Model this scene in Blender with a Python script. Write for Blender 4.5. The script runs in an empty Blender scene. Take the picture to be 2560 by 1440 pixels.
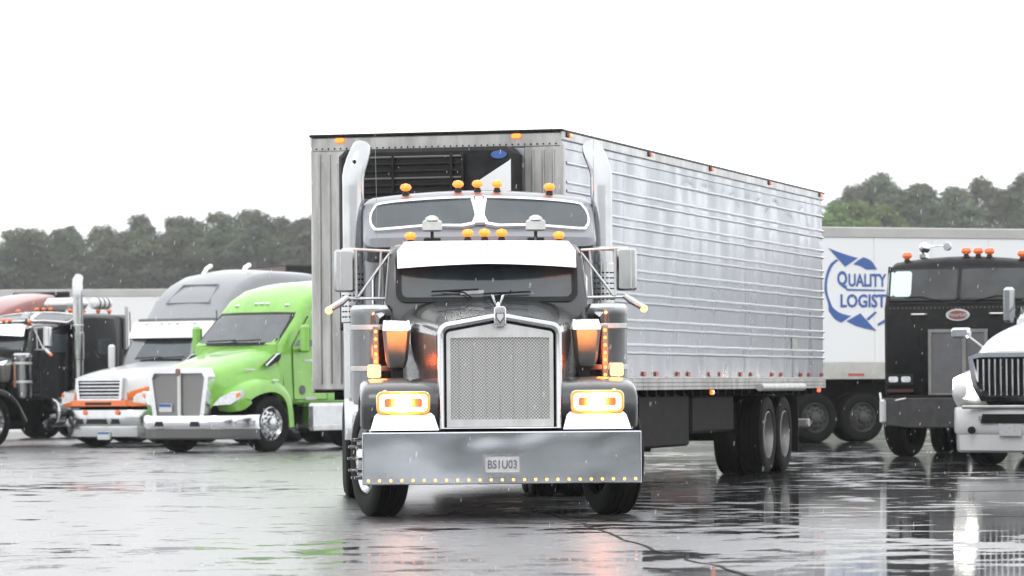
import bpy, bmesh, math, random
from mathutils import Vector, Matrix, noise
R = math.radians
sc = bpy.context.scene
col = sc.collection

# ------------------------------------------------------------------ camera
F_PX, HOR, CAM_H, ROLL = 9800.0, 967.0, 1.15, 0.0075     # focal length and horizon row in photo pixels
cd = bpy.data.cameras.new('camera')
cam = bpy.data.objects.new('camera', cd); col.objects.link(cam)
cd.sensor_width = 36.0
cd.lens = F_PX/2560*36
cd.shift_y = (HOR-720)/2560
cd.clip_start, cd.clip_end = 0.5, 4000
cam.location = (0, 0, CAM_H)
cam.rotation_euler = (math.pi/2, ROLL, 0)
cd.dof.use_dof = True
cd.dof.focus_distance = 36.0
cd.dof.aperture_fstop = 4.6
sc.camera = cam

# ------------------------------------------------------------------ sky (bright overcast) and sun
SUN_EL, SUN_AZ = R(52), R(200)
w = bpy.data.worlds.new('World'); sc.world = w; w.use_nodes = True
nt = w.node_tree; nt.nodes.clear()
sky = nt.nodes.new('ShaderNodeTexSky'); sky.sky_type = 'NISHITA'; sky.sun_disc = False
sky.sun_elevation = SUN_EL; sky.sun_rotation = SUN_AZ; sky.air_density = 1.0; sky.dust_density = 4.0
cloud = nt.nodes.new('ShaderNodeMix'); cloud.data_type = 'RGBA'
cloud.inputs[0].default_value = 0.93                       # closed cloud cover over the clear sky
cloud.inputs[7].default_value = (20.5, 20.7, 21.0, 1)
bg = nt.nodes.new('ShaderNodeBackground'); bg.inputs[1].default_value = 0.1
wo = nt.nodes.new('ShaderNodeOutputWorld')
nt.links.new(sky.outputs[0], cloud.inputs[6]); nt.links.new(cloud.outputs[2], bg.inputs[0]); nt.links.new(bg.outputs[0], wo.inputs[0])
sd = bpy.data.lights.new('sun', 'SUN'); sd.energy = 0.7; sd.angle = R(25); sd.color = (1, .97, .93)
sun = bpy.data.objects.new('sun', sd); col.objects.link(sun)
sun.rotation_euler = (math.pi/2-SUN_EL, 0, -SUN_AZ+math.pi)
sun.location = (0, 0, 60)
vs = sc.view_settings
vs.view_transform = 'Standard'; vs.look = 'None'; vs.exposure = 0.0; vs.gamma = 1.0; vs.use_curve_mapping = False
sc.render.engine = 'CYCLES'
sc.cycles.use_denoising = True
sc.cycles.max_bounces = 6; sc.cycles.volume_bounces = 0; sc.cycles.sample_clamp_indirect = 6.0
sc.cycles.caustics_reflective = True; sc.cycles.blur_glossy = 0.5

def at(px, py, Y):
    """photo pixel at depth Y -> (X, Z) of the place"""
    dx, dy = px-1280, py-HOR
    ux = dx-dy*ROLL; uy = dy+dx*ROLL
    return ux*Y/F_PX, CAM_H-uy*Y/F_PX

# ------------------------------------------------------------------ materials
M = {}
def mat(name, c, rough=.5, metal=0., coat=0., spec=.5, vary=0., vscale=3., vcol=None, vstretch=(1, 1, 1), bump=0., bscale=40., bstretch=(1, 1, 1),
        rvary=0., emis=None, es=0., ior=1.5, vdet=7, bdet=3, random_tint=0.):
    m = bpy.data.materials.new(name); m.use_nodes = True; t = m.node_tree; N = t.nodes; L = t.links
    b = N['Principled BSDF']
    b.inputs['Base Color'].default_value = (*c, 1); b.inputs['Roughness'].default_value = rough
    b.inputs['Metallic'].default_value = metal; b.inputs['Coat Weight'].default_value = coat
    b.inputs['Coat Roughness'].default_value = .04
    b.inputs['Specular IOR Level'].default_value = spec; b.inputs['IOR'].default_value = ior
    if emis: b.inputs['Emission Color'].default_value = (*emis, 1); b.inputs['Emission Strength'].default_value = es
    if vary or rvary or bump:
        tc = N.new('ShaderNodeTexCoord')
    if vary or rvary:
        mp = N.new('ShaderNodeMapping'); mp.inputs['Scale'].default_value = vstretch; L.new(tc.outputs['Object'], mp.inputs[0])
        nz = N.new('ShaderNodeTexNoise'); nz.inputs['Scale'].default_value = vscale; nz.inputs['Detail'].default_value = vdet; nz.inputs['Roughness'].default_value = .65 if vdet > 3 else .45
        L.new(mp.outputs[0], nz.inputs[0])
        rp = N.new('ShaderNodeMapRange'); rp.inputs[1].default_value = .38; rp.inputs[2].default_value = .68
        L.new(nz.outputs[0], rp.inputs[0])
    if vary:
        mx = N.new('ShaderNodeMix'); mx.data_type = 'RGBA'
        mx.inputs[6].default_value = (*c, 1); mx.inputs[7].default_value = (*(vcol or tuple(x*.45 for x in c)), 1)
        ml = N.new('ShaderNodeMath'); ml.operation = 'MULTIPLY'; ml.inputs[1].default_value = vary
        L.new(rp.outputs[0], ml.inputs[0]); L.new(ml.outputs[0], mx.inputs[0]); L.new(mx.outputs[2], b.inputs['Base Color'])
        if random_tint:
            oi = N.new('ShaderNodeObjectInfo'); hs = N.new('ShaderNodeHueSaturation')
            mr = N.new('ShaderNodeMapRange'); mr.inputs[3].default_value = 1-random_tint; mr.inputs[4].default_value = 1+random_tint
            mh = N.new('ShaderNodeMapRange'); mh.inputs[3].default_value = .47; mh.inputs[4].default_value = .53
            L.new(oi.outputs['Random'], mr.inputs[0]); L.new(oi.outputs['Random'], mh.inputs[0])
            L.new(mr.outputs[0], hs.inputs['Value']); L.new(mh.outputs[0], hs.inputs['Hue'])
            L.new(mx.outputs[2], hs.inputs['Color']); L.new(hs.outputs[0], b.inputs['Base Color'])
    if rvary:
        mr = N.new('ShaderNodeMapRange'); mr.inputs[3].default_value = rough; mr.inputs[4].default_value = rough+rvary
        L.new(rp.outputs[0], mr.inputs[0]); L.new(mr.outputs[0], b.inputs['Roughness'])
    if bump:
        mp2 = N.new('ShaderNodeMapping'); mp2.inputs['Scale'].default_value = bstretch; L.new(tc.outputs['Object'], mp2.inputs[0])
        n2 = N.new('ShaderNodeTexNoise'); n2.inputs['Scale'].default_value = bscale; n2.inputs['Detail'].default_value = bdet
        L.new(mp2.outputs[0], n2.inputs[0])
        bp = N.new('ShaderNodeBump'); bp.inputs['Strength'].default_value = bump; bp.inputs['Distance'].default_value = .02
        L.new(n2.outputs[0], bp.inputs['Height']); L.new(bp.outputs[0], b.inputs['Normal'])
    M[name] = m
    return m

GR = (.10, .10, .095)
mat('chrome', (.66, .67, .69), .10, 1, vary=.18, vscale=3, vcol=(.6, .6, .6), rvary=.08, vdet=2)
mat('polished', (.50, .51, .52), .12, 1, vary=.3, vscale=3, vcol=(.33, .33, .33), rvary=.12, vdet=2)
mat('stainless', (.42, .44, .48), .25, .92, vary=.45, vscale=2.2, vstretch=(1, 1, .35), vcol=(.32, .33, .36), rvary=.15, bump=.06, bscale=5, vdet=2)
mat('rib_metal', (.66, .67, .69), .3, .8, vary=.2, vscale=3)
mat('alu_bright', (.80, .80, .79), .4, .5, vary=.3, vscale=6, vcol=(.6, .6, .6))
mat('glass_dark', (.010, .013, .015), .08, 0, spec=.6, vary=.8, vscale=3, vcol=(.035, .04, .044), rvary=.05, vdet=2)
mat('bumper_steel', (.60, .63, .68), .08, 1, vary=.5, vscale=1.6, vcol=(.46, .50, .55), rvary=.06, bump=.85, bscale=1.25, bstretch=(1, 1, 1.5), bdet=.8, vdet=2)
mat('white_chrome', (.90, .91, .92), .16, 1, vary=.15, vscale=4, vdet=2)
mat('paint_gunmetal', (.052, .054, .057), .26, .35, coat=.6, vary=.4, vscale=4, vcol=(.032, .032, .032), bump=.03, bscale=120, vdet=2)
mat('paint_silver', (.24, .25, .27), .32, .5, coat=.6, vary=.4, vscale=3, vcol=(.2, .2, .21), bump=.03, bscale=120, vdet=2)
mat('paint_green', (.18, .44, .045), .30, 0, coat=.8, vary=.6, vscale=2.2, vcol=(.12, .29, .045), bump=.06, bscale=22, rvary=.2)
mat('paint_black', (.007, .0075, .008), .25, 0, spec=.3, coat=.45, vary=.8, vscale=5, vcol=(.03, .03, .03), bump=.03, bscale=120)
mat('paint_cabover', (.0035, .0037, .004), .42, 0, spec=.13, coat=.05, vary=.9, vscale=6, vcol=(.012, .012, .0125), bump=.03, bscale=120)
mat('paint_white', (.60, .61, .62), .3, 0, coat=.6, vary=.3, vscale=4, vcol=(.6, .6, .59))
mat('paint_grey', (.21, .22, .23), .35, .2, coat=.5, vary=.3, vscale=3, vcol=(.2, .2, .21))
mat('paint_darkgrey', (.10, .10, .105), .35, .2, coat=.5, vary=.3, vscale=3, vcol=(.2, .2, .21))
mat('paint_orange', (.72, .16, .025), .3, 0, coat=.7, vary=.25, vscale=4)
mat('paint_red', (.20, .04, .03), .35, 0, coat=.6, vary=.4, vscale=4)
mat('glass', (.034, .044, .051), .06, 0, coat=.5, spec=.6, vary=.5, vscale=3, vcol=(.07, .082, .09), rvary=.05, vdet=2)
mat('glass_daylit', (.62, .76, .78), .08, 0, spec=.5, vary=.3, vscale=8, vcol=(.5, .55, .58))  # opaque pale colour stands in for daylight seen through the cab
mat('rubber', (.006, .006, .006), .65, 0, spec=.1, vary=.6, vscale=8, vcol=(.012, .012, .011), bump=.25, bscale=60)
mat('black_trim', (.008, .008, .008), .45, 0, spec=.25, vary=.5, vscale=8, vcol=(.015, .015, .015))
mat('chassis', (.007, .007, .007), .7, 0, spec=.12, vary=.8, vscale=6, vcol=(.014, .013, .012))
mat('grey_plastic', (.10, .10, .10), .5, 0, vary=.3)
mat('alu', (.60, .60, .60), .38, .8, vary=.6, vscale=4, vcol=(.35, .35, .34), vstretch=(1, 1, .4), rvary=.15)
mat('alu_dirty', (.48, .48, .47), .42, .55, vary=.7, vscale=3.5, vstretch=(1.6, 1.6, .3), vcol=(.20, .20, .185), rvary=.15, bump=.08, bscale=6)
mat('trailer_white', (.70, .715, .73), .4, 0, coat=.2, vary=.35, vscale=1.2, vstretch=(1, 1, .3), vcol=(.66, .66, .63))
mat('trailer_grime', (.46, .46, .44), .5, 0, vary=.8, vscale=2.5, vcol=(.3, .29, .27))
mat('roof_grey', (.42, .42, .41), .5, 0, vary=.6, vscale=1.5, vcol=(.3, .3, .29))
mat('reefer_black', (.007, .0073, .008), .5, 0, spec=.2, vary=.6, vscale=5, vcol=(.028, .028, .028))
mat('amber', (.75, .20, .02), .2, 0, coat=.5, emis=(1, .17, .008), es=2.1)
mat('amber_small', (.8, .3, .06), .2, 0, coat=.5, emis=(1, .30, .04), es=4)
mat('amber_off', (.60, .11, .02), .25, 0, coat=.5, emis=(1, .2, .02), es=.25)
mat('amber_turn', (.8, .35, .1), .2, 0, emis=(1, .50, .16), es=3.2)
mat('lamp_white', (.9, .9, .9), .2, 0, emis=(1, .84, .72), es=4.5)
mat('lamp_warm', (.03, .01, .005), .2, 0, emis=(1, .28, .10), es=.75)
mat('lamp_clear', (.70, .73, .75), .12, 0, coat=.6, vary=.6, vscale=12, vcol=(.35, .36, .37))
mat('lamp_lit', (.9, .9, .9), .2, 0, emis=(1, .95, .86), es=16)
mat('red_lens', (.22, .012, .01), .25, 0, coat=.5, emis=(1, .05, .02), es=.12)
mat('red_lit', (.5, .05, .03), .25, 0, emis=(1, .15, .06), es=1.6)
mat('plate_white', (.52, .53, .54), .4, 0, vary=.5, vscale=20)
mat('plate_ink', (.16, .16, .17), .5, 0, vary=.7, vscale=30, vcol=(.05, .05, .055))
mat('logo_blue', (.022, .085, .30), .4, 0, coat=.2, vary=.2, vscale=3)
mat('emblem_red', (.20, .07, .06), .3, 0, coat=.5)
mat('bark', (.06, .05, .04), .9, 0, vary=.5, vscale=3)
mat('leaf_dark', (.098, .120, .070), .7, 0, spec=.2, vary=.8, vscale=.35, vcol=(.062, .077, .048), random_tint=.25)
mat('leaf_light', (.15, .22, .06), .7, 0, spec=.2, vary=.7, vscale=.4, vcol=(.07, .10, .04), random_tint=.15)

def perforated(name, c, pitch, dark, rough=.35):
    """punched steel sheet: round holes in staggered rows, recessed by the bump"""
    m = bpy.data.materials.new(name); m.use_nodes = True; t = m.node_tree; N = t.nodes; L = t.links
    b = N['Principled BSDF']; b.inputs['Metallic'].default_value = .8; b.inputs['Roughness'].default_value = rough
    tc = N.new('ShaderNodeTexCoord'); sp = N.new('ShaderNodeSeparateXYZ'); L.new(tc.outputs['Object'], sp.inputs[0])
    def mth(op, a, bb):
        n = N.new('ShaderNodeMath'); n.operation = op
        for i, v in enumerate((a, bb)):
            if v is None: continue
            if isinstance(v, (int, float)): n.inputs[i].default_value = v
            else: L.new(v, n.inputs[i])
        return n.outputs[0]
    k = 2*math.pi/pitch
    a = mth('SINE', mth('MULTIPLY', sp.outputs[0], k/1.4), None)
    c2 = mth('SINE', mth('MULTIPLY', sp.outputs[2], k/1.4), None)
    h = mth('MULTIPLY', a, c2)
    mr = N.new('ShaderNodeMapRange'); mr.inputs[1].default_value = -.2; mr.inputs[2].default_value = .25; L.new(h, mr.inputs[0])
    mx = N.new('ShaderNodeMix'); mx.data_type = 'RGBA'; mx.inputs[6].default_value = (*c, 1); mx.inputs[7].default_value = (*dark, 1)
    L.new(mr.outputs[0], mx.inputs[0]); L.new(mx.outputs[2], b.inputs['Base Color'])
    bp = N.new('ShaderNodeBump'); bp.inputs['Strength'].default_value = .5; bp.inputs['Distance'].default_value = .01; bp.invert = True
    L.new(mr.outputs[0], bp.inputs['Height']); L.new(bp.outputs[0], b.inputs['Normal'])
    M[name] = m
perforated('grille_punched', (.50, .50, .49), .021, (.18, .18, .18))
perforated('grille_fine', (.30, .30, .29), .045, (.11, .11, .105))

# ------------------------------------------------------------------ mesh helpers
def catmull(p, t):
    n = len(p)-1
    i = max(0, min(n-1, int(math.floor(t)))); f = t-i
    p0, p1, p2, p3 = p[max(i-1, 0)], p[i], p[i+1], p[min(i+2, n)]
    return tuple(.5*((2*b)+(-a+c)*f+(2*a-5*b+4*c-d)*f*f+(-a+3*b-3*c+d)*f**3) for a, b, c, d in zip(p0, p1, p2, p3))
def resample(p, k):
    n = len(p)-1
    return [catmull(p, n*i/(k-1)) for i in range(k)]
def rrect(wd, ht, r, n=4, cx=0., cz=0.):
    r = min(r, wd/2-1e-4, ht/2-1e-4)
    o = []
    for sx, sz, a0 in ((1, 1, 0), (-1, 1, 90), (-1, -1, 180), (1, -1, 270)):
        for i in range(n+1):
            a = R(a0+90*i/n)
            o.append((cx+sx*(wd/2-r)+r*math.cos(a), cz+sz*(ht/2-r)+r*math.sin(a)))
    return o
def circle(r, n=20, cx=0., cz=0., sz=1.):
    return [(cx+r*math.cos(2*math.pi*i/n), cz+sz*r*math.sin(2*math.pi*i/n)) for i in range(n)]
def inset(poly, d):
    o = []; n = len(poly)
    for i in range(n):
        p, q, s = Vector(poly[i-1]), Vector(poly[i]), Vector(poly[(i+1) % n])
        a = (q-p); b = (s-q)
        a = a.normalized() if a.length > 1e-9 else Vector((1, 0)); b = b.normalized() if b.length > 1e-9 else a
        na, nb = Vector((-a.y, a.x)), Vector((-b.y, b.x))
        m = na+nb
        m = m.normalized() if m.length > 1e-6 else na
        k = d/max(.35, m.dot(na))
        o.append((q.x+m.x*k, q.y+m.y*k))
    return o
def area2(poly):
    return sum(poly[i-1][0]*poly[i][1]-poly[i][0]*poly[i-1][1] for i in range(len(poly)))

class MB:
    def __init__(s): s.v = []; s.f = []
    def add(s, vs, fs):
        k = len(s.v); s.v += [tuple(p) for p in vs]; s.f += [tuple(i+k for i in f) for f in fs]; return s
    def box(s, c, d, bev=0., rot=None):
        hx, hy, hz = d[0]/2, d[1]/2, d[2]/2
        b = min(bev, hx*.9, hy*.9, hz*.9)
        if b <= 0:
            vs = [(x, y, z) for z in (-hz, hz) for y in (-hy, hy) for x in (-hx, hx)]
            fs = [(0, 2, 3, 1), (4, 5, 7, 6), (0, 1, 5, 4), (2, 6, 7, 3), (0, 4, 6, 2), (1, 3, 7, 5)]
        else:
            vs = []; idx = {}
            for sx in (-1, 1):
                for sy in (-1, 1):
                    for sz in (-1, 1):
                        for k in range(3):
                            p = [sx*hx, sy*hy, sz*hz]
                            for j, sg in enumerate((sx, sy, sz)):
                                if j != k: p[j] -= sg*b
                            idx[(sx, sy, sz, k)] = len(vs); vs.append(tuple(p))
            fs = []
            for k in range(3):
                i, j = [(1, 2), (2, 0), (0, 1)][k]
                for sg in (-1, 1):
                    q = []
                    for a, bb in ((-1, -1), (1, -1), (1, 1), (-1, 1)):
                        t = [0, 0, 0]; t[k] = sg; t[i] = a; t[j] = bb; q.append(idx[(*t, k)])
                    fs.append(tuple(q if sg > 0 else q[::-1]))
                    for bb in (-1, 1):       # edge chamfer along axis k between axes i,j
                        e = []
                        t0 = [0, 0, 0]; t0[i] = sg; t0[j] = bb
                        for kk, ax in ((-1, i), (1, i), (1, j), (-1, j)):
                            t = t0[:]; t[k] = kk; e.append(idx[(*t, ax)])
                        fs.append(tuple(e if sg*bb < 0 else e[::-1]))
            for sx in (-1, 1):
                for sy in (-1, 1):
                    for sz in (-1, 1):
                        q = [idx[(sx, sy, sz, k)] for k in range(3)]
                        fs.append(tuple(q if sx*sy*sz > 0 else q[::-1]))
        mtx = rot if rot is not None else Matrix.Identity(3)
        C = Vector(c)
        return s.add([C+mtx @ Vector(p) for p in vs], fs)
    def rings(s, rings, closed=True, caps=True):
        n = len(rings[0]); vs = [p for r in rings for p in r]; fs = []
        for i in range(len(rings)-1):
            for j in range(n if closed else n-1):
                a = i*n+j; b = i*n+(j+1) % n
                fs.append((a, b, b+n, a+n))
        if caps and closed:
            fs.append(tuple(range(n))[::-1]); k = (len(rings)-1)*n; fs.append(tuple(range(k, k+n)))
        return s.add(vs, fs)
    def tube(s, path, r, n=10, caps=True):
        pts = [Vector(p) for p in path]; rr = r if isinstance(r, (list, tuple)) else [r]*len(pts)
        rings = []; up = None
        for i, p in enumerate(pts):
            d = (pts[min(i+1, len(pts)-1)]-pts[max(i-1, 0)]).normalized()
            if up is None:
                up = Vector((0, 0, 1)) if abs(d.z) < .9 else Vector((1, 0, 0))
            u = (up-d*up.dot(d)).normalized(); v = d.cross(u); up = u
            rings.append([p+u*(rr[i]*math.cos(2*math.pi*k/n))+v*(rr[i]*math.sin(2*math.pi*k/n)) for k in range(n)])
        return s.rings(rings, True, caps)
    def cyl(s, p0, p1, r0, r1=None, n=16):
        return s.tube([p0, p1], [r0, r0 if r1 is None else r1], n)
    def lathe(s, prof, c=(0, 0, 0), axis='z', n=24, caps=True):
        """prof: (radius, height along axis)"""
        rings = []
        for r, h in prof:
            ring = []
            for k in range(n):
                a = 2*math.pi*k/n; x, y = r*math.cos(a), r*math.sin(a)
                ring.append((c[0]+h, c[1]+x, c[2]+y) if axis == 'x' else (c[0]+y, c[1]+h, c[2]+x) if axis == 'y' else (c[0]+x, c[1]+y, c[2]+h))
            rings.append(ring)
        return s.rings(rings, True, caps)
    def slab(s, poly, plane, a, b, bev=0.):
        """extrude a 2-D outline; plane 'xz' (along y), 'yz' (along x), 'xy' (along z)"""
        f = {'xz': lambda p, h: (p[0], h, p[1]), 'yz': lambda p, h: (h, p[0], p[1]), 'xy': lambda p, h: (p[0], p[1], h)}[plane]
        if area2(poly) < 0: poly = poly[::-1]
        if plane == 'xz': poly = poly[::-1]
        if bev > 0:
            sg = 1 if plane != 'xz' else -1
            ip = inset(poly, bev*sg); e = bev if b > a else -bev
            lv = [(ip, a), (poly, a+e), (poly, b-e), (ip, b)]
        else: lv = [(poly, a), (poly, b)]
        rg = [[f(p, h) for p in q] for q, h in lv]
        if a > b: rg = [r[::-1] for r in rg]
        return s.rings(rg)
    def ring_slab(s, outer, inner, plane, a, b):
        """a frame: outline with a hole; both outlines have as many points"""
        f = {'xz': lambda p, h: (p[0], h, p[1]), 'yz': lambda p, h: (h, p[0], p[1]), 'xy': lambda p, h: (p[0], p[1], h)}[plane]
        rg = [[f(p, a) for p in outer], [f(p, b) for p in outer], [f(p, b) for p in inner], [f(p, a) for p in inner]]
        rg.append(rg[0])
        return s.rings(rg, True, False)
    def sheet(s, grid, thick=None):
        """grid of points [row][col]; with thick (a vector) it becomes a closed slab"""
        nr, nc = len(grid), len(grid[0])
        vs = [p for r in grid for p in r]
        fs = [(i*nc+j, i*nc+j+1, (i+1)*nc+j+1, (i+1)*nc+j) for i in range(nr-1) for j in range(nc-1)]
        if thick is not None:
            T = Vector(thick); k = len(vs)
            vs = [Vector(p) for p in vs]; vs += [p+T for p in vs]
            fs += [tuple(x+k for x in f[::-1]) for f in fs]
            edge = [j for j in range(nc)]+[i*nc+nc-1 for i in range(1, nr)]+[(nr-1)*nc+j for j in range(nc-2, -1, -1)]+[i*nc for i in range(nr-2, 0, -1)]
            for i in range(len(edge)):
                a, b = edge[i], edge[(i+1) % len(edge)]
                fs.append((b, a, a+k, b+k))
        return s.add(vs, fs)
    def body(s, poly, hw, r=.1, crown=0., zc=2.0, taper=None, nx=6, nr=4):
        """side outline (y, z) spread across x with rounded long edges, roof crown and tumblehome"""
        if area2(poly) < 0: poly = poly[::-1]
        st = []
        for i in range(nr+1):
            a = math.pi/2*(1-i/nr); st.append((-(hw-r)-r*math.sin(a), r*(1-math.cos(a))))
        for i in range(1, nx): st.append((-(hw-r)+2*(hw-r)*i/nx, 0))
        st += [(-x, d) for x, d in st[:nr+1][::-1]]
        rg = []
        for x, d in st:
            q = inset(poly, d) if d > 1e-6 else poly
            ring = []
            for y, z in q:
                zz = z-crown*(x/hw)**2*max(0, min(1, (z-zc)/.5))
                ring.append((x*(taper(y, z) if taper else 1), y, zz))
            rg.append(ring)
        return s.rings(rg)
    def make(s, name, m, parent=None, smooth=35):
        me = bpy.data.meshes.new(name); me.from_pydata(s.v, [], s.f); me.validate()
        bm = bmesh.new(); bm.from_mesh(me)
        bmesh.ops.recalc_face_normals(bm, faces=bm.faces)
        bm.to_mesh(me); bm.free()
        if smooth:
            me.shade_smooth(); me.set_sharp_from_angle(angle=R(smooth))
        me.materials.append(M[m] if isinstance(m, str) else m)
        return link(name, me, parent)
def link(name, me, parent=None):
    o = bpy.data.objects.new(name, me); col.objects.link(o); o.parent = parent
    return o
def again(o, parent, loc=(0, 0, 0), rot=(0, 0, 0)):
    c = o.copy(); col.objects.link(c); c.parent = parent; c.location = loc; c.rotation_euler = rot
    return c
def thing(name, label, cat, loc=(0, 0, 0), rz=0., group=None):
    o = bpy.data.objects.new(name, None); col.objects.link(o); o.empty_display_size = .3
    o.location = loc; o.rotation_euler = (0, 0, rz); o['label'] = label; o['category'] = cat
    if group: o['group'] = group
    return o
def text(name, body, size, m, parent, loc, rot, ext=.004, bold=0., sx=1.):
    cu = bpy.data.curves.new(name, 'FONT'); cu.body = body; cu.size = size; cu.extrude = ext; cu.offset = bold
    cu.align_x = 'CENTER'; cu.align_y = 'CENTER'; cu.resolution_u = 3
    t = bpy.data.objects.new(name, cu); col.objects.link(t)
    me = bpy.data.meshes.new_from_object(t.evaluated_get(bpy.context.evaluated_depsgraph_get()))
    bpy.data.objects.remove(t); bpy.data.curves.remove(cu)
    me.materials.clear(); me.materials.append(M[m])
    o = link(name, me, parent); o.location = loc; o.rotation_euler = rot; o.scale = (sx, 1, 1)
    return o

# ------------------------------------------------------------------ shared vehicle pieces
_wheel = {}
def wheel(parent, c, side, r=.51, wd=.29, style='alu', steer=0., rim='polished'):
    """a wheel part (rim, hub and nuts) with its tyre as a sub-part; side +1: outer face to +x"""
    key = (r, wd, style, rim)
    if key not in _wheel:
        h = wd/2
        t = MB()
        pr = [(r*.60, h*.70), (r*.66, h*.98), (r*.80, h*1.06), (r*.93, h*.98), (r*.985, h*.84)]
        for a in (.62, .22):
            pr += [(r, h*(a+.14)), (r, h*(a+.06)), (r*.972, h*(a+.05)), (r*.972, h*(a-.05)), (r, h*(a-.06))]
        pr += [(r, 0.0)]
        pr = pr+[(a, -b) for a, b in pr[::-1][1:]]
        t.lathe(pr, axis='x', n=40, caps=False)
        tyre = t.make('tyre', 'rubber', None, 30)
        k = MB()
        if style == 'dual':      # deep dished outer wheel
            k.lathe([(r*.61, h*.95), (r*.585, h*.98), (r*.55, h*.6), (r*.52, -h*.5), (r*.30, -h*.62), (r*.26, -h*.1), (r*.18, h*.35), (r*.02, h*.4)], axis='x', n=32, caps=False)
            nut_x, nut_r, nut_l = -h*.6, r*.40, .06
        else:
            k.lathe([(r*.61, h*.9), (r*.585, h*.96), (r*.555, h*.7), (r*.50, h*.50), (r*.40, h*.72), (r*.30, h*.74), (r*.24, h*.8), (r*.22, h*1.25), (r*.15, h*1.38), (r*.02, h*1.4)], axis='x', n=32, caps=False)
            nut_x, nut_r, nut_l = h*.70, r*.345, .055 if style == 'alu' else .15
        for i in range(10):
            a = 2*math.pi*i/10
            k.cyl((nut_x, nut_r*math.cos(a), nut_r*math.sin(a)), (nut_x+nut_l, nut_r*math.cos(a), nut_r*math.sin(a)), .024, .012 if style == 'spike' else .02, 8)
        for i in range(10):      # hand holes
            a = 2*math.pi*(i+.5)/10
        rimo = k.make('wheel', rim, None, 30)
        hm = MB()
        for i in range(10):
            a = 2*math.pi*(i+.5)/10
            x = h*.60 if style != 'dual' else -h*.57
            hm.cyl((x-.01, r*.455*math.cos(a), r*.455*math.sin(a)), (x+.012, r*.455*math.cos(a), r*.455*math.sin(a)), .034, .034, 10)
        holes = hm.make('rim_recess', 'black_trim', None, 30)
        _wheel[key] = (rimo.data, tyre.data, holes.data)
        for o in (rimo, tyre, holes): bpy.data.objects.remove(o)
    a, b, hh = _wheel[key]
    o = link('wheel', a, parent); o.location = c; o.rotation_euler = (0, 0, steer+(0 if side > 0 else math.pi))
    link('tyre', b, o); link('rim_recess', hh, o)['kind'] = 'stuff'
    return o

def bullet_light(parent, p, m='amber', d=.09, stem=.05, name='marker_light'):
    """cab marker: oval lens on a small base"""
    mb = MB().lathe([(d*.10, 0), (d*.42, .012), (d*.62, d*.35), (d*.62, d*.52), (d*.45, d*.78), (d*.05, d*.88)], (p[0], p[1], p[2]+stem*.75), 'z', 14)
    o = mb.make(name, m, parent)
    MB().lathe([(d*.5, -.03), (d*.42, .0), (d*.3, stem*.8), (d*.02, stem*.85)], p, 'z', 12).make('light_base', 'black_trim', o)
    return o
def fender(path, x0, x1, r=.10, n=22, lip=.06, thick=.02):
    """shell that follows a (y, z) path; outer edge rolls over at x1"""
    P = resample(path, n); mb = MB(); grid = []
    sg = 1 if x1 > x0 else -1
    for i, (y, z) in enumerate(P):
        a = P[max(i-1, 0)]; b = P[min(i+1, n-1)]
        t = Vector((b[0]-a[0], b[1]-a[1])).normalized(); nn = Vector((-t.y, t.x))     # outward (left of travel = up when going back)
        row = []
        for xx, d in ((x0, 0), (x0+(x1-x0)*.5, .012), (x1-sg*r, 0), (x1-sg*r*.45, -r*.12), (x1-sg*r*.12, -r*.45), (x1, -r), (x1, -r-lip), (x1-sg*thick, -r-lip), (x1-sg*thick, -r), (x1-sg*r, -thick), (x0, -thick)):
            row.append((xx, y+nn.x*d, z+nn.y*d))
        grid.append(row)
    return mb.rings(grid, True, True)
def curtain(mb, xs, zlo, zhi, yf, nz=6, thick=.02):
    g = [[(x, yf(x, zlo(x)+(zhi(x)-zlo(x))*k/nz), zlo(x)+(zhi(x)-zlo(x))*k/nz) for x in xs] for k in range(nz+1)]
    return mb.sheet(g, (0, thick, 0))
def lin(a, b, n): return [a+(b-a)*i/(n-1) for i in range(n)]
def corner(x, hw, r):
    """drop of a rounded corner at x for a half width hw"""
    d = abs(x)-(hw-r)
    return 0 if d <= 0 else r-math.sqrt(max(0, r*r-d*d))
class Skin:
    """lofted shell from half sections (y, [(x, z) from the top centre line down])"""
    def __init__(s, secs, nu=5, nv=4):
        s.secs = [(y, [(-x, z) for x, z in p[::-1]]+p[1:]) for y, p in secs]
        s.m = len(s.secs[0][1]); s.n = len(s.secs); s.nu = nu; s.nv = nv
    def at(s, u, v):
        """u in station units, v in section-point units from the centre line"""
        v = v+(s.m-1)/2
        q = [catmull(p, v) for _, p in s.secs]
        y = catmull([(y,) for y, _ in s.secs], u)[0]
        x, z = catmull(q, u)
        return (x, y, z)
    def mesh(s):
        U = lin(0, s.n-1, (s.n-1)*s.nu+1); h = (s.m-1)/2; V = lin(-h, h, (s.m-1)*s.nv+1)
        return MB().rings([[s.at(u, v) for v in V] for u in U], True, True)
    def patch(s, u0, u1, v0, v1, off=.008, n=8):
        g = []
        for i in range(n+1):
            row = []
            for j in range(n+1):
                u = u0+(u1-u0)*i/n; v = v0+(v1-v0)*j/n
                p = Vector(s.at(u, v)); e = .02
                a = Vector(s.at(u+e, v))-Vector(s.at(u-e, v)); b = Vector(s.at(u, v+e))-Vector(s.at(u, v-e))
                nn = a.cross(b)
                nn = nn.normalized() if nn.length > 1e-9 else Vector((0, 0, 1))
                c = Vector((0, p.y, p.z-.6))
                if nn.dot(p-c) < 0: nn = -nn
                row.append(p+nn*off)
            g.append(row)
        return MB().sheet(g)

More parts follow.
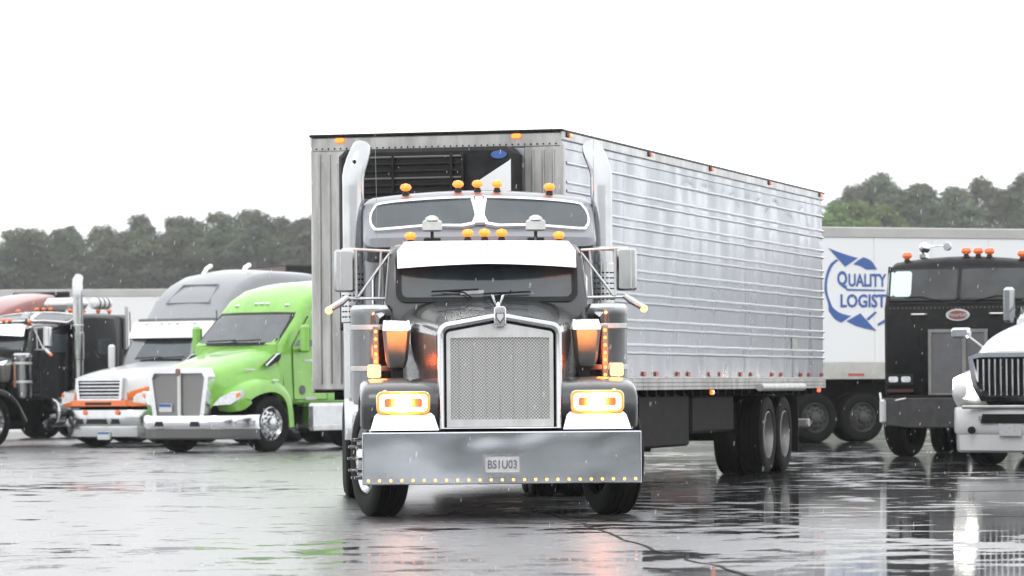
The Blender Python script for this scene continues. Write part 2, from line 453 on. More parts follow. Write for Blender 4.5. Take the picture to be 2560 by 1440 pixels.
def lamp_glow(name, parent, loc, power, colr, rad=.05, spot=None, aim=(math.pi/2, 0, 0)):
    """the light a lit lamp throws"""
    d = bpy.data.lights.new(name, 'SPOT' if spot else 'POINT'); d.energy = power; d.color = colr; d.shadow_soft_size = rad
    if spot: d.spot_size = spot; d.spot_blend = 1.0
    o = bpy.data.objects.new(name, d); col.objects.link(o); o.parent = parent; o.location = loc; o.rotation_euler = aim
    return o
mat('tar', (.012, .012, .012), .7, 0, spec=.1)
mat('rain', (.8, .82, .85), .2, 0)
mat('dull_alu', (.26, .26, .25), .4, .6, vary=.5, vscale=5)
mat('grass', (.05, .058, .036), .9, 0, spec=.2, vary=.6, vscale=.2)

# ------------------------------------------------------------------ ground: rain-wet asphalt lot
def wet_asphalt():
    m = bpy.data.materials.new('wet_asphalt'); m.use_nodes = True; t = m.node_tree; N = t.nodes; L = t.links
    b = N['Principled BSDF']; b.inputs['IOR'].default_value = 1.5
    tc = N.new('ShaderNodeTexCoord')
    def nz(scale, det=4, rough=.55, st=(1, 1, 1), off=(0, 0, 0)):
        mp = N.new('ShaderNodeMapping'); mp.inputs['Scale'].default_value = st; mp.inputs['Location'].default_value = off
        L.new(tc.outputs['Object'], mp.inputs[0])
        n = N.new('ShaderNodeTexNoise'); n.inputs['Scale'].default_value = scale; n.inputs['Detail'].default_value = det; n.inputs['Roughness'].default_value = rough
        L.new(mp.outputs[0], n.inputs[0]); return n.outputs[0]
    def rng(x, a, bb, c, d):
        r = N.new('ShaderNodeMapRange'); r.inputs[1].default_value = a; r.inputs[2].default_value = bb; r.inputs[3].default_value = c; r.inputs[4].default_value = d
        L.new(x, r.inputs[0]); return r.outputs[0]
    def mth(op, x, y):
        n = N.new('ShaderNodeMath'); n.operation = op
        for i, v in enumerate((x, y)):
            if isinstance(v, (int, float)): n.inputs[i].default_value = v
            elif v is not None: L.new(v, n.inputs[i])
        return n.outputs[0]
    big = nz(.16, 5, .6, off=(3, 7, 0)); mid = nz(1.7, 5, .6, off=(11, 2, 0)); fine = nz(90, 3, .7)
    sx_ = N.new('ShaderNodeSeparateXYZ'); L.new(tc.outputs['Object'], sx_.inputs[0])
    # the lot falls to the right: there the water stands in sheets, on the left only in small hollows
    low = rng(sx_.outputs[0], -1.6, 3.2, -.035, .08)
    lvl = mth('SUBTRACT', mth('ADD', mth('MULTIPLY', big, .45), mth('MULTIPLY', mid, .55)), low)
    pud = rng(lvl, .455, .50, 1, 0)
    cmix = N.new('ShaderNodeMix'); cmix.data_type = 'RGBA'
    cmix.inputs[6].default_value = (.050, .050, .051, 1); cmix.inputs[7].default_value = (.022, .022, .023, 1)
    L.new(rng(nz(5, 6, .7), .35, .7, 0, 1), cmix.inputs[0]); L.new(cmix.outputs[2], b.inputs['Base Color'])
    rr = N.new('ShaderNodeMix'); rr.inputs[2].default_value = .27; rr.inputs[3].default_value = .055
    bare = mth('MULTIPLY', rng(mth('ADD', mth('MULTIPLY', nz(2.4, 6, .65, off=(2, 9, 0)), .62), mth('MULTIPLY', nz(.25, 3, .5, off=(8, 3, 0)), .38)), .56, .62, 0, 1), mth('SUBTRACT', 1.0, pud))
    L.new(pud, rr.inputs[0])
    L.new(mth('ADD', rr.outputs[0], mth('MULTIPLY', bare, .25)), b.inputs['Roughness'])
    L.new(rng(bare, 0, 1, .5, .06), b.inputs['Specular IOR Level'])     # stones that stand clear of the film
    L.new(rng(pud, 0, 1, 2.6, 1.4), b.inputs['IOR'])
    rip = nz(2.6, 3, .55, off=(5, 1, 0)); rip2 = nz(9, 2, .5)
    h = mth('ADD', mth('MULTIPLY', rip, .0050), mth('MULTIPLY', rip2, .0008))
    h = mth('ADD', h, mth('MULTIPLY', nz(.45, 3, .5, off=(1, 4, 0)), .012))
    h = mth('ADD', mth('MULTIPLY', h, rng(pud, 0, 1, 1, .10)), mth('MULTIPLY', nz(1.2, 2, .5), .0009))
    grit = mth('MULTIPLY', fine, mth('MULTIPLY', mth('SUBTRACT', 1.0, pud), .00012))
    h = mth('ADD', h, grit)
    bp = N.new('ShaderNodeBump'); bp.inputs['Strength'].default_value = 1; bp.inputs['Distance'].default_value = 1
    L.new(h, bp.inputs['Height']); L.new(bp.outputs[0], b.inputs['Normal'])
    M['wet_asphalt'] = m
wet_asphalt()
g = MB().sheet([[(-800, -500, 0), (800, -500, 0)], [(-800, 1100, 0), (800, 1100, 0)]]).make('ground', 'wet_asphalt', None, 0)
g['kind'] = 'structure'; g['label'] = 'rain-wet dark asphalt of the truck lot'

# tar seams in the paving
def on_ground(px, py):
    dx, dy = px-1280, py-HOR
    Y = CAM_H*F_PX/(dy+dx*ROLL)
    return (dx-dy*ROLL)*Y/F_PX, Y
def seam(pts, wd, sd):
    rn = random.Random(sd); q = resample([on_ground(*a) for a in pts], 40); L_, R_ = [], []
    for i, (x, y) in enumerate(q):
        a, b = q[max(i-1, 0)], q[min(i+1, 39)]
        t = Vector((b[0]-a[0], b[1]-a[1])).normalized(); n = Vector((-t.y, t.x))
        o = noise.noise(Vector((i*.6, sd, 0)))*.12; hw = wd*(.5+.35*rn.random())
        L_.append((x+n.x*(o+hw), y+n.y*(o+hw), .004)); R_.append((x+n.x*(o-hw), y+n.y*(o-hw), .004))
    MB().sheet([L_, R_]).make('tar_seam', 'tar', g, 0)
seam([(1080, 1292), (1250, 1262), (1420, 1300), (1650, 1378), (1900, 1445)], .022, 1)
seam([(1640, 1240), (2000, 1234), (2600, 1226)], .07, 4)
seam([(1640, 1298), (2100, 1292), (2600, 1290)], .05, 5)

# ------------------------------------------------------------------ long-nosed tractor with square grille (the hero truck, and the black one)
def classic_truck(label, loc, rz, paint, sleeper_paint, lit=True, stack_x=1.21, plate=None, steer=0., group=None, stack_y=4.02, roof=1.):
    T = thing('semi_truck', label, 'truck', loc, rz, group)
    am = 'amber' if lit else 'amber_off'
    # bumper: tall square stainless plate
    mb = MB().slab([(-1.22, .302), (1.22, .302), (1.22, .757), (-1.22, .757)], 'xz', 0, .035, .008)
    mb.box((0, .06, .748), (2.43, .11, .022), .006).box((0, .06, .312), (2.43, .10, .02), .006)
    for sx in (-1, 1): mb.box((sx*1.21, .10, .53), (.018, .20, .44), .005)
    bum = mb.make('bumper', 'bumper_steel', T)
    if plate:
        p0 = MB().slab(rrect(.315, .155, .012, 3, 0, .475), 'xz', -.006, -.016, .003).make('licence_plate', 'plate_white', bum)
        fr = MB().ring_slab(rrect(.335, .175, .015, 3, 0, .475), rrect(.30, .14, .012, 3, 0, .475), 'xz', -.002, -.020).make('plate_frame', 'polished', bum)
        text('plate_text', plate, .105, 'plate_ink', bum, (0, -.019, .470), (math.pi/2, 0, 0), .001, .0015, .78)
        for i in range(25):
            x = -1.168+i*.0973
            l = MB().lathe([(.004, -.020), (.010, -.016), (.013, -.006), (.013, 0)], (x, 0, .339), 'y', 10).make('bumper_light', 'amber_small', bum)
    # polished guards that lean back between bumper and fenders
    for sx in (-1, 1):
        o = [(-.30, 0), (.30, 0), (.262, .125), (.235, .152), (.18, .150), (.165, .138), (-.165, .138), (-.18, .150), (-.235, .152), (-.262, .125)]
        a = R(38); mb = MB()
        rg = [[(sx*.845+x, .13+t*math.sin(a)*1.0+dd*math.cos(a), .775+t-dd*math.sin(a)*.6) for x, t in o] for dd in (0, .02)]
        mb.rings(rg).make('bumper_guard', 'white_chrome', T)
    # grille shell with crowned top
    def topo(hw, side, peak, r, bottom):
        p = [(-hw, bottom), (hw, bottom), (hw, side-r)]
        for i in range(1, 6):
            a = R(90*i/5); p.append((hw-r+r*math.cos(a), side-r+r*math.sin(a)))
        for i in range(1, 8):
            x = (hw-r)*(1-2*i/8); p.append((x, side+(peak-side)*(1-abs(x)/(hw-r))))
        for i in range(0, 6):
            a = R(90+90*i/5); p.append((-hw+r+r*math.cos(a), side-r+r*math.sin(a)))
        return p
    out, inn = topo(.550, 1.725, 1.805, .10, .775), topo(.484, 1.655, 1.735, .05, .80)
    mixp = lambda t: [(a[0]+(b[0]-a[0])*t, a[1]+(b[1]-a[1])*t) for a, b in zip(out, inn)]
    gs = MB().rings([[(x, y, z) for x, z in mixp(t)] for t, y in ((0, .45), (0, .29), (.06, .245), (.22, .212), (.45, .20), (.70, .207), (.90, .23), (1, .27), (1, .45))], True, False).make('grille_shell', 'polished', T, 60)
    MB().slab(topo(.545, 1.72, 1.80, .10, .79), 'xz', .42, .46).make('grille_backing', 'black_trim', gs)
    mb = MB().ring_slab(topo(.470, 1.640, 1.718, .04, .80), rrect(.88, .72, .02, 5, 0, 1.225)[:0] or [(x, z) for x, z in [( -.435, .865), (.435, .865)]+[(.435, 1.56)]*1+[(.435, 1.58)]*5+[(.435-.87*i/8, 1.585) for i in range(1, 8)]+[(-.435, 1.58)]*6], 'xz', .245, .275)
    mb.make('grille_frame', 'alu', gs)
    MB().slab([(-.437, .863), (.437, .863), (.437, 1.587), (-.437, 1.587)], 'xz', .262, .285).make('grille_mesh', 'grille_punched', gs)
    for x in lin(-.36, .36, 7):
        MB().box((x, .262, 1.225), (.004, .006, .72)).make('grille_bar', 'polished', gs)
    em = MB().slab(rrect(.105, .185, .03, 4, 0, 1.765), 'xz', .165, .21, .008).make('emblem', 'chrome', gs)
    MB().slab([(-.036, 1.80), (.036, 1.80), (.040, 1.755), (0, 1.70), (-.040, 1.755)], 'xz', .158, .166, .002).make('emblem_shield', 'grey_plastic', em)
    MB().slab([(-.028, 1.79), (.028, 1.79), (.030, 1.76), (0, 1.72), (-.030, 1.76)], 'xz', .153, .160, .002).make('emblem_face', 'alu', em)
    # hood
    hood = Skin([(.40, [(0, 1.795), (.28, 1.765), (.47, 1.71), (.535, 1.60), (.535, 1.2), (.52, .85)]),
                 (.9, [(0, 1.835), (.32, 1.815), (.53, 1.755), (.605, 1.62), (.60, 1.2), (.58, .88)]),
                 (1.7, [(0, 1.90), (.40, 1.885), (.64, 1.81), (.725, 1.66), (.72, 1.25), (.70, .92)]),
                 (2.42, [(0, 1.965), (.48, 1.95), (.74, 1.87), (.84, 1.70), (.84, 1.3), (.82, .95)])])
    ho = hood.mesh().make('hood', paint, T)
    MB().tube([(0, .5, 1.80), (0, 1.2, 1.868), (0, 2.38, 1.972)], .008, 6).make('hood_strip', 'chrome', ho)
    om = MB()
    om.cyl((0, .52, 1.80), (0, .53, 1.845), .014, .010, 8)
    om.tube([(0, .53, 1.835), (0, .50, 1.875), (0, .49, 1.90)], [.010, .018, .006], 8)
    for sx in (-1, 1):
        rg = []
        for x, z, wd in ((.0, 1.85, .03), (.025, 1.885, .028), (.045, 1.93, .018), (.055, 1.965, .006)):
            rg.append([(sx*x-.012*sx, .53-wd, z), (sx*x+.004*sx, .53, z+.004), (sx*x-.012*sx, .53+wd, z), (sx*x-.020*sx, .53, z-.004)])
        om.rings(rg)
    om.make('hood_ornament', 'white_chrome', ho)
    # front fenders, headlights, turn signals
    fpath = [(.36, .78), (.30, .98), (.36, 1.13), (.62, 1.205), (1.0, 1.225), (1.40, 1.16), (1.72, .98), (1.92, .74), (2.05, .55)]
    for sx in (-1, 1):
        fe = fender(fpath, sx*.50, sx*1.225, .09, 26).make('fender', paint, T)
        fc = MB().box((sx*.85, .46, .98), (.66, .18, .34), .05).make('headlight_mount', paint, fe)
        hl = MB().slab(rrect(.475, .205, .055, 5, sx*.853, 1.015), 'xz', .29, .215, .008).make('headlight', 'chrome', T)
        MB().ring_slab(rrect(.415, .148, .035, 5, sx*.853, 1.015), rrect(.335, .080, .02, 5, sx*.853, 1.015), 'xz', .213, .200).make('light_ring', 'lamp_white' if lit else 'lamp_clear', hl)
        MB().ring_slab(rrect(.462, .192, .05, 5, sx*.853, 1.015), rrect(.417, .150, .036, 5, sx*.853, 1.015), 'xz', .214, .206).make('glow_fringe', 'amber' if lit else 'chrome', hl)  # when lit, emission on the bezel stands in for the lamp's orange fringe
        if lit: lamp_glow('headlight_beam', hl, (sx*.853, .12, 1.015), 1300, (1, .26, .035), .09, R(90), (R(84), 0, 0))
        MB().box((sx*.853, .206, 1.015), (.09, .012, .10)).make('light_bridge', 'lamp_white' if lit else 'lamp_clear', hl)
        for k in (-1, 1):
            MB().slab(rrect(.12, .08, .02, 4, sx*.853+k*.105, 1.015), 'xz', .212, .204, .003).make('lens', 'lamp_warm' if lit else 'lamp_clear', hl)
        ts = MB().slab(rrect(.115, .115, .02, 4, sx*1.09, 1.298), 'xz', .92, .97, .012).make('turn_signal', 'amber_turn' if lit else 'amber_off', T)
        MB().box((sx*1.085, .955, 1.225), (.05, .04, .06), .008).slab(rrect(.13, .13, .022, 4, sx*1.09, 1.298), 'xz', .97, 1.01).make('lamp_housing', 'chrome', ts)
        MB().lathe([(.003, -.02), (.016, -.015), (.02, 0), (.02, .02)], (sx*1.01, .315, 1.11), 'y', 10).make('fender_light', 'amber_small' if lit else 'amber_off', fe)
    # engine bay and frame keep daylight out
    mb = MB().box((0, 1.3, .78), (.98, 1.6, .5)).box((0, .95, .5), (.30, .5, .28)).box((0, .95, .52), (1.9, .12, .10), .03)
    for sx in (-1, 1): mb.box((sx*.43, 4.6, .82), (.09, 8.2, .27))
    for y in (2.9, 4.4, 5.6, 7.2): mb.box((0, y, .82), (.9, .12, .2))
    mb.box((0, 2.7, .66), (.8, 1.1, .62)).box((0, 4.2, .62), (.5, 2.0, .4)).cyl((0, 4.0, .55), (0, 6.9, .55), .06)
    mb.box((0, 6.9, .55), (2.0, .16, .16), .04).box((0, 8.1, .55), (2.0, .16, .16), .04).lathe([(.02, -.22), (.22, -.12), (.24, .1), (.05, .22)], (0, 6.9, .55), 'y', 14)
    mb.make('chassis', 'chassis', T)
    MB().slab([(-.45, 6.9), (.45, 6.9), (.5, 7.6), (.25, 7.95), (-.25, 7.95), (-.5, 7.6)], 'xy', .96, 1.06, .02).make('fifth_wheel', 'chassis', T)
    # cab
    cabp = [(2.44, .95), (2.40, 1.3), (2.40, 1.96), (2.52, 2.36), (2.60, 2.46), (2.78, 2.53), (3.20, 2.545), (3.78, 2.54), (3.78, .95)]
    cab = MB().body(cabp, .955, .09, .05, 2.2, lambda y, z: 1-.06*max(0, z-1.95)/.6).make('cab', paint, T)
    def yws(x, z): return 2.368+(z-1.96)*.30+.012*(x/.8)**2
    ws = curtain(MB(), [.80*math.sin(R(a)) for a in lin(-90, 90, 25)], lambda x: 1.985+corner(x, .80, .07), lambda x: 2.385-corner(x, .80, .06), yws, 6, .03).make('windshield', 'glass', T)
    out = MB()
    oo, ii = rrect(1.70, .48, .09, 6, 0, 2.185), rrect(1.59, .39, .06, 6, 0, 2.185)
    out.rings([[(x, yws(x, z)+d, z) for x, z in p] for p, d in ((oo, .02), (oo, -.012), (ii, -.012), (ii, .03))], True, False)
    out.make('windshield_seal', 'black_trim', ws)
    if lit: MB().rings([[(x, yws(x, z)-d, z) for x, z in [(-.25, 2.01), (-.03, 2.025), (-.03, 2.055), (-.25, 2.05)]] for d in (.004, .010)]).make('dash_paper', 'plate_white', ws)
    for sx in (-1, 1):
        MB().tube([(sx*.10-.05, 2.33, 1.985), (sx*.22, 2.345, 2.035), (sx*.32-.1, 2.35, 2.05)], .007, 6).make('wiper_arm', 'black_trim', ws)
        MB().tube([(sx*.24-.28, 2.335, 2.03-.012*sx), (sx*.24+.16, 2.338, 2.048-.012*sx)], .009, 6).make('wiper_blade', 'black_trim', ws)
        # side door, its window and handle
        d = MB().slab([(2.75, 1.0), (3.62, 1.0), (3.66, 2.35), (3.0, 2.38), (2.72, 1.98)], 'yz', sx*.945, sx*.962, .006).make('door', paint, T)
        MB().slab([(2.80, 1.93), (3.58, 1.93), (3.60, 2.30), (3.04, 2.33)], 'yz', sx*.956, sx*.968, .004).make('door_window', 'glass', d)
        MB().box((sx*.975, 3.5, 1.62), (.03, .14, .03), .008).make('door_handle', 'chrome', d)
        MB().tube([(sx*1.0, 3.72, 1.2), (sx*1.03, 3.72, 1.3), (sx*1.03, 3.72, 2.2), (sx*.98, 3.72, 2.3)], .016, 8).make('grab_rail', 'chrome', cab)
    # drop visor: bright, arched lower edge with dark underside
    def yv(x, z): return 2.18+.16*(x/.84)**2+(2.5-z)*-.30+.09
    xs = lin(-.835, .835, 25)
    vi = curtain(MB(), xs, lambda x: 2.295-.035*(abs(x)/.835)**1.6+.0, lambda x: 2.512-corner(x, .835, .09), yv, 4, .02)
    vi = vi.make('sun_visor', 'white_chrome', T)
    g_ = [[(x, yv(x, 2.295)+.022, 2.291-.035*(abs(x)/.835)**1.6) for x in xs], [(x*.98, 2.50+.08*(x/.84)**2, 2.335) for x in xs]]
    MB().sheet(g_, (0, 0, .006)).make('visor_underside', 'black_trim', vi)
    g_ = [[(x, yv(x, 2.5)+.022, 2.510-corner(x, .835, .09)) for x in xs], [(x*.98, 2.62+.06*(x/.84)**2, 2.505-.04*(x/.84)**2) for x in xs]]
    MB().sheet(g_, (0, 0, -.012)).make('visor_top', 'white_chrome', vi)
    MB().box((0, yv(0, 2.4)-.006, 2.405), (.008, .012, .20), .002).make('visor_seam', 'alu', vi)
    for x in (-.70, -.16, 0, .16, .70): bullet_light(T, (x, 2.72, 2.530-.05*(x/.95)**2), am, .088, .045)
    for sx in (-1, 1):
        wl = MB().box((sx*.49, 2.86, 2.675), (.185, .10, .105), .014).make('work_light', 'alu', T)
        MB().lathe([(.07, 0), (.06, .03), (.02, .05)], (sx*.49-.0, 2.86, 2.725), 'z', 12).make('light_cap', 'alu', wl)
        MB().box((sx*.49, 2.86, 2.58), (.03, .03, .12)).box((sx*.49, 2.86, 2.545), (.16, .09, .03), .008).make('light_stand', 'black_trim', wl)
    zk = lambda z: z if z < 2.5 else 2.5+(z-2.5)*roof
    # sleeper with raised roof and twin front windows
    sp = [(3.80, .95), (3.80, 2.36), (3.50, 2.50), (3.50, 2.60), (3.57, 2.68), (3.86, 2.985), (3.96, 3.045), (4.15, 3.075), (5.45, 3.075), (5.45, .95)]
    sp = [(y, zk(z)) for y, z in sp]
    sl = MB().body(sp, 1.125, .11, .085, 2.5, nx=10).make('sleeper', sleeper_paint, T)
    nrm = Vector((0, -.305*roof, .29)).normalized(); dirz = Vector((0, .29, .305*roof)).normalized()
    for sx in (-1, 1):
        def wp(x, t, off, e=0):
            sag = .075*(abs(x)/1.125)**2
            return Vector((x, 3.715, zk(2.833)-sag*.95)) + dirz*t + nrm*off
        wo_ = [(sx*.078, -.17), (sx*.98, -.17), (sx*1.035, -.12), (sx*1.04, .02), (sx*1.0, .12), (sx*.92, .165), (sx*.085, .165)]
        wo_ = [(sx*.078, -.165), (sx*.5, -.172), (sx*.95, -.17), (sx*1.02, -.135), (sx*1.045, -.06), (sx*1.04, .03), (sx*1.005, .115), (sx*.93, .16), (sx*.5, .168), (sx*.10, .168), (sx*.078, .155)]
        wo_ = [catmull([wo_[(i-1) % 11], wo_[i], wo_[(i+1) % 11], wo_[(i+2) % 11]], 1+t) for i in range(11) for t in (0, .33, .66)]
        cx = sum(p[0] for p in wo_)/len(wo_)
        big = [(cx+(x-cx)*1.045, t*1.17) for x, t in wo_]
        sw = MB().rings([[wp(x, t, .012) for x, t in wo_], [wp(x, t, .030) for x, t in wo_]]).make('sleeper_window', 'glass', sl)
        MB().rings([[wp(x, t, o) for x, t in p] for p, o in ((big, .005), (big, .042), (wo_, .042), (wo_, .02))], True, False).make('window_trim', 'white_chrome', sw)
    MB().rings([[wp(x, t, o) for x, t in [(-.05, -.18), (.05, -.18), (.035, .185), (-.035, .185)]] for o in (.01, .05)]).make('window_post', 'white_chrome', sl)
    for x in (-.70, -.19, 0, .19, .70): bullet_light(T, (x, 4.02, zk(3.058)-.085*(x/1.125)**2), am, .088, .045)
    for sx in (-1, 1):
        MB().slab(rrect(.5, .32, .05, 4, 4.65, 2.05), 'yz', sx*1.122, sx*1.135, .004).make('side_window', 'glass', sl)
        # exhaust stack
        x = sx*stack_x; y = stack_y
        pth = [(x, y, 1.05), (x, y, 2.2), (x, y, 3.10), (x, y, 3.20), (x-sx*.012, y+.01, 3.27), (x-sx*.04, y+.04, 3.36), (x-sx*.07, y+.09, 3.44), (x-sx*.085, y+.15, 3.50)]
        st = MB().tube(pth, [.106]*3+[.108]*3+[.104, .09], 22).make('exhaust_stack', 'polished', T)
        MB().lathe([(.112, 0), (.119, .01), (.119, .03), (.112, .04)], (x, y, 2.47), 'z', 22, False).make('clamp_band', 'alu', st)
        hs = MB().lathe([(.108, 0), (.125, .012), (.125, .56), (.108, .575)], (x, y, 1.78), 'z', 24, False).make('heat_shield', 'polished', st)
        sm = MB()
        for r_ in range(9):
            for c_ in range(-3, 4):
                a = R(-90+c_*20); zz = 1.84+r_*.052
                sm.box((x+.125*math.cos(a), y+.125*math.sin(a), zz), (.024, .010, .014), 0, Matrix.Rotation(a+math.pi/2, 3, 'Z'))
        sm.make('slot_pattern', 'black_trim', hs)['kind'] = 'stuff'
        if sx < 0 and lit: MB().lathe([(.002, -.012), (.018, -.010), (.020, .02)], (x+.01, y-.084, 3.35), 'y', 12).make('stack_hole', 'black_trim', st)
        # air cleaner with straps and light bar
        ax, ay = sx*1.085, 2.02
        ac = MB().lathe([(.05, .98), (.17, 1.0), (.19, 1.05), (.19, 1.80), (.197, 1.81), (.197, 1.875), (.17, 1.91), (.02, 1.925)], (ax, ay, 0), 'z', 28).make('air_cleaner', 'polished', T)
        for z in (1.30, 1.68): MB().lathe([(.191, 0), (.199, .006), (.199, .044), (.191, .05)], (ax, ay, z), 'z', 28, False).make('strap', 'alu', ac)
        MB().box((sx*1.055, ay-.205, 1.46), (.055, .02, .50), .006).make('light_bar', 'dull_alu', ac)
        for i in range(7):
            MB().lathe([(.003, -.022), (.011, -.018), (.015, -.008), (.015, 0)], (sx*1.055, ay-.214, 1.665-i*.0685), 'y', 10).make('bar_light', 'amber_small' if lit else 'amber_off', ac)
        if lit: lamp_glow('bar_glow', ac, (sx*1.03, ay-.34, 1.40), 5, (1, .12, .012), .06)
        # intake scoop: tapered box with bright sloping cap
        def scoop(z, hw, hd, yc): return [(sx*.868+a*hw, yc+b*hd, z) for a, b in ((-1, -.75), (-.75, -1), (.75, -1), (1, -.75), (1, 1), (-1, 1))]
        si = MB().rings([scoop(1.31, .03, .04, 1.70), scoop(1.335, .075, .08, 1.68), scoop(1.40, .098, .105, 1.665), scoop(1.665, .126, .135, 1.65)]).make('intake_scoop', 'dull_alu', T)
        MB().rings([scoop(1.668, .129, .14, 1.648), scoop(1.70, .127, .13, 1.67), scoop(1.765, .118, .08, 1.74)]).make('scoop_cap', 'white_chrome', si)
        MB().box((sx*.86, 1.72, 1.27), (.10, .08, .14)).make('scoop_bracket', 'black_trim', si)
        # mirror on a tubular frame, lamp below it
        mx = sx*1.325; my = 2.52
        mi = MB().slab(rrect(.19, .40, .03, 4, mx, 2.245), 'xz', my, my+.07, .02).make('mirror', 'polished', T)
        MB().box((mx+sx*.035, my-.006, 2.245), (.012, .014, .36), .003).make('mirror_rib', 'alu', mi)
        MB().slab(rrect(.165, .37, .025, 4, mx, 2.245), 'xz', my+.07, my+.078).make('mirror_glass', 'glass', mi)
        fr = MB().tube([(sx*.90, 2.62, 2.43), (sx*1.20, 2.56, 2.445), (sx*1.34, 2.56, 2.445)], .014, 8)
        fr.tube([(sx*.92, 2.60, 1.985), (sx*1.18, 2.56, 1.985), (sx*1.36, 2.56, 1.99)], .014, 8)
        fr.tube([(sx*.90, 2.62, 2.41), (sx*1.20, 2.55, 2.0)], .012, 8).tube([(sx*1.215, 2.55, 2.0), (sx*1.215, 2.55, 2.44)], .012, 8)
        fr.tube([(sx*1.0, 2.6, 1.99), (sx*.98, 2.6, 2.43)], .010, 8)
        fr.make('mirror_arm', 'alu', mi)
        ml = MB().tube([(sx*1.30, 2.50, 2.00), (sx*1.36, 2.48, 1.95), (sx*1.46, 2.46, 1.89)], [.03, .035, .03], 10).make('mirror_lamp', 'alu', T)
        MB().lathe([(.004, -.035), (.030, -.02), (.036, 0), (.030, .03), (.004, .04)], (sx*1.475, 2.455, 1.875), 'y', 12).make('lamp_lens', 'amber_turn' if lit else 'amber_off', ml)
        MB().tube([(sx*1.02, 2.6, 2.44), (sx*1.02, 2.62, 3.0), (sx*1.03, 2.66, 3.66)], .0022, 5).make('antenna', 'paint_grey', T)
        # tanks, steps, quarter fenders
        tk = MB().lathe([(.02, 0), (.26, .01), (.30, .04), (.30, 1.36), (.26, 1.39), (.02, 1.40)], (sx*.90, 3.05, .70), 'y', 24).make('fuel_tank', 'polished', T)
        for y in (3.35, 4.1): MB().lathe([(.302, 0), (.309, .006), (.309, .05), (.302, .056)], (sx*.90, y, .70), 'y', 24, False).make('tank_strap', 'alu', tk)
        MB().box((sx*1.05, 4.95, .66), (.34, .8, .50), .03).make('tool_box', 'polished', T)
        qf = [(6.0, .62), (6.02, .85), (6.22, 1.05), (6.55, 1.14), (6.9, 1.14)]
        fender(qf, sx*.62, sx*1.28, .05, 16, .02).make('quarter_fender', 'polished', T)
        MB().slab([(sx*.64, .22), (sx*1.26, .22), (sx*1.26, .9), (sx*.64, .9)], 'xz', 8.72, 8.735).make('mud_flap', 'black_trim', T)
        wheel(T, (sx*1.04, 1.02, .515), sx, .515, .30, 'spike', steer, 'polished')
        for y in (6.9, 8.1):
            wheel(T, (sx*1.13, y, .515), sx, .515, .27, 'dual', 0, 'polished')
            wheel(T, (sx*.80, y, .515), -sx, .515, .27, 'dual', 0, 'polished')
    return T

HX, HY, HYAW = -.09, 34.2, R(3.3)
hero = classic_truck('gunmetal long-nosed semi truck with lit amber lamps, towing the ribbed trailer',
                     (HX, HY, 0), HYAW, 'paint_gunmetal', 'paint_silver', True, plate='BS1U03', steer=R(14))

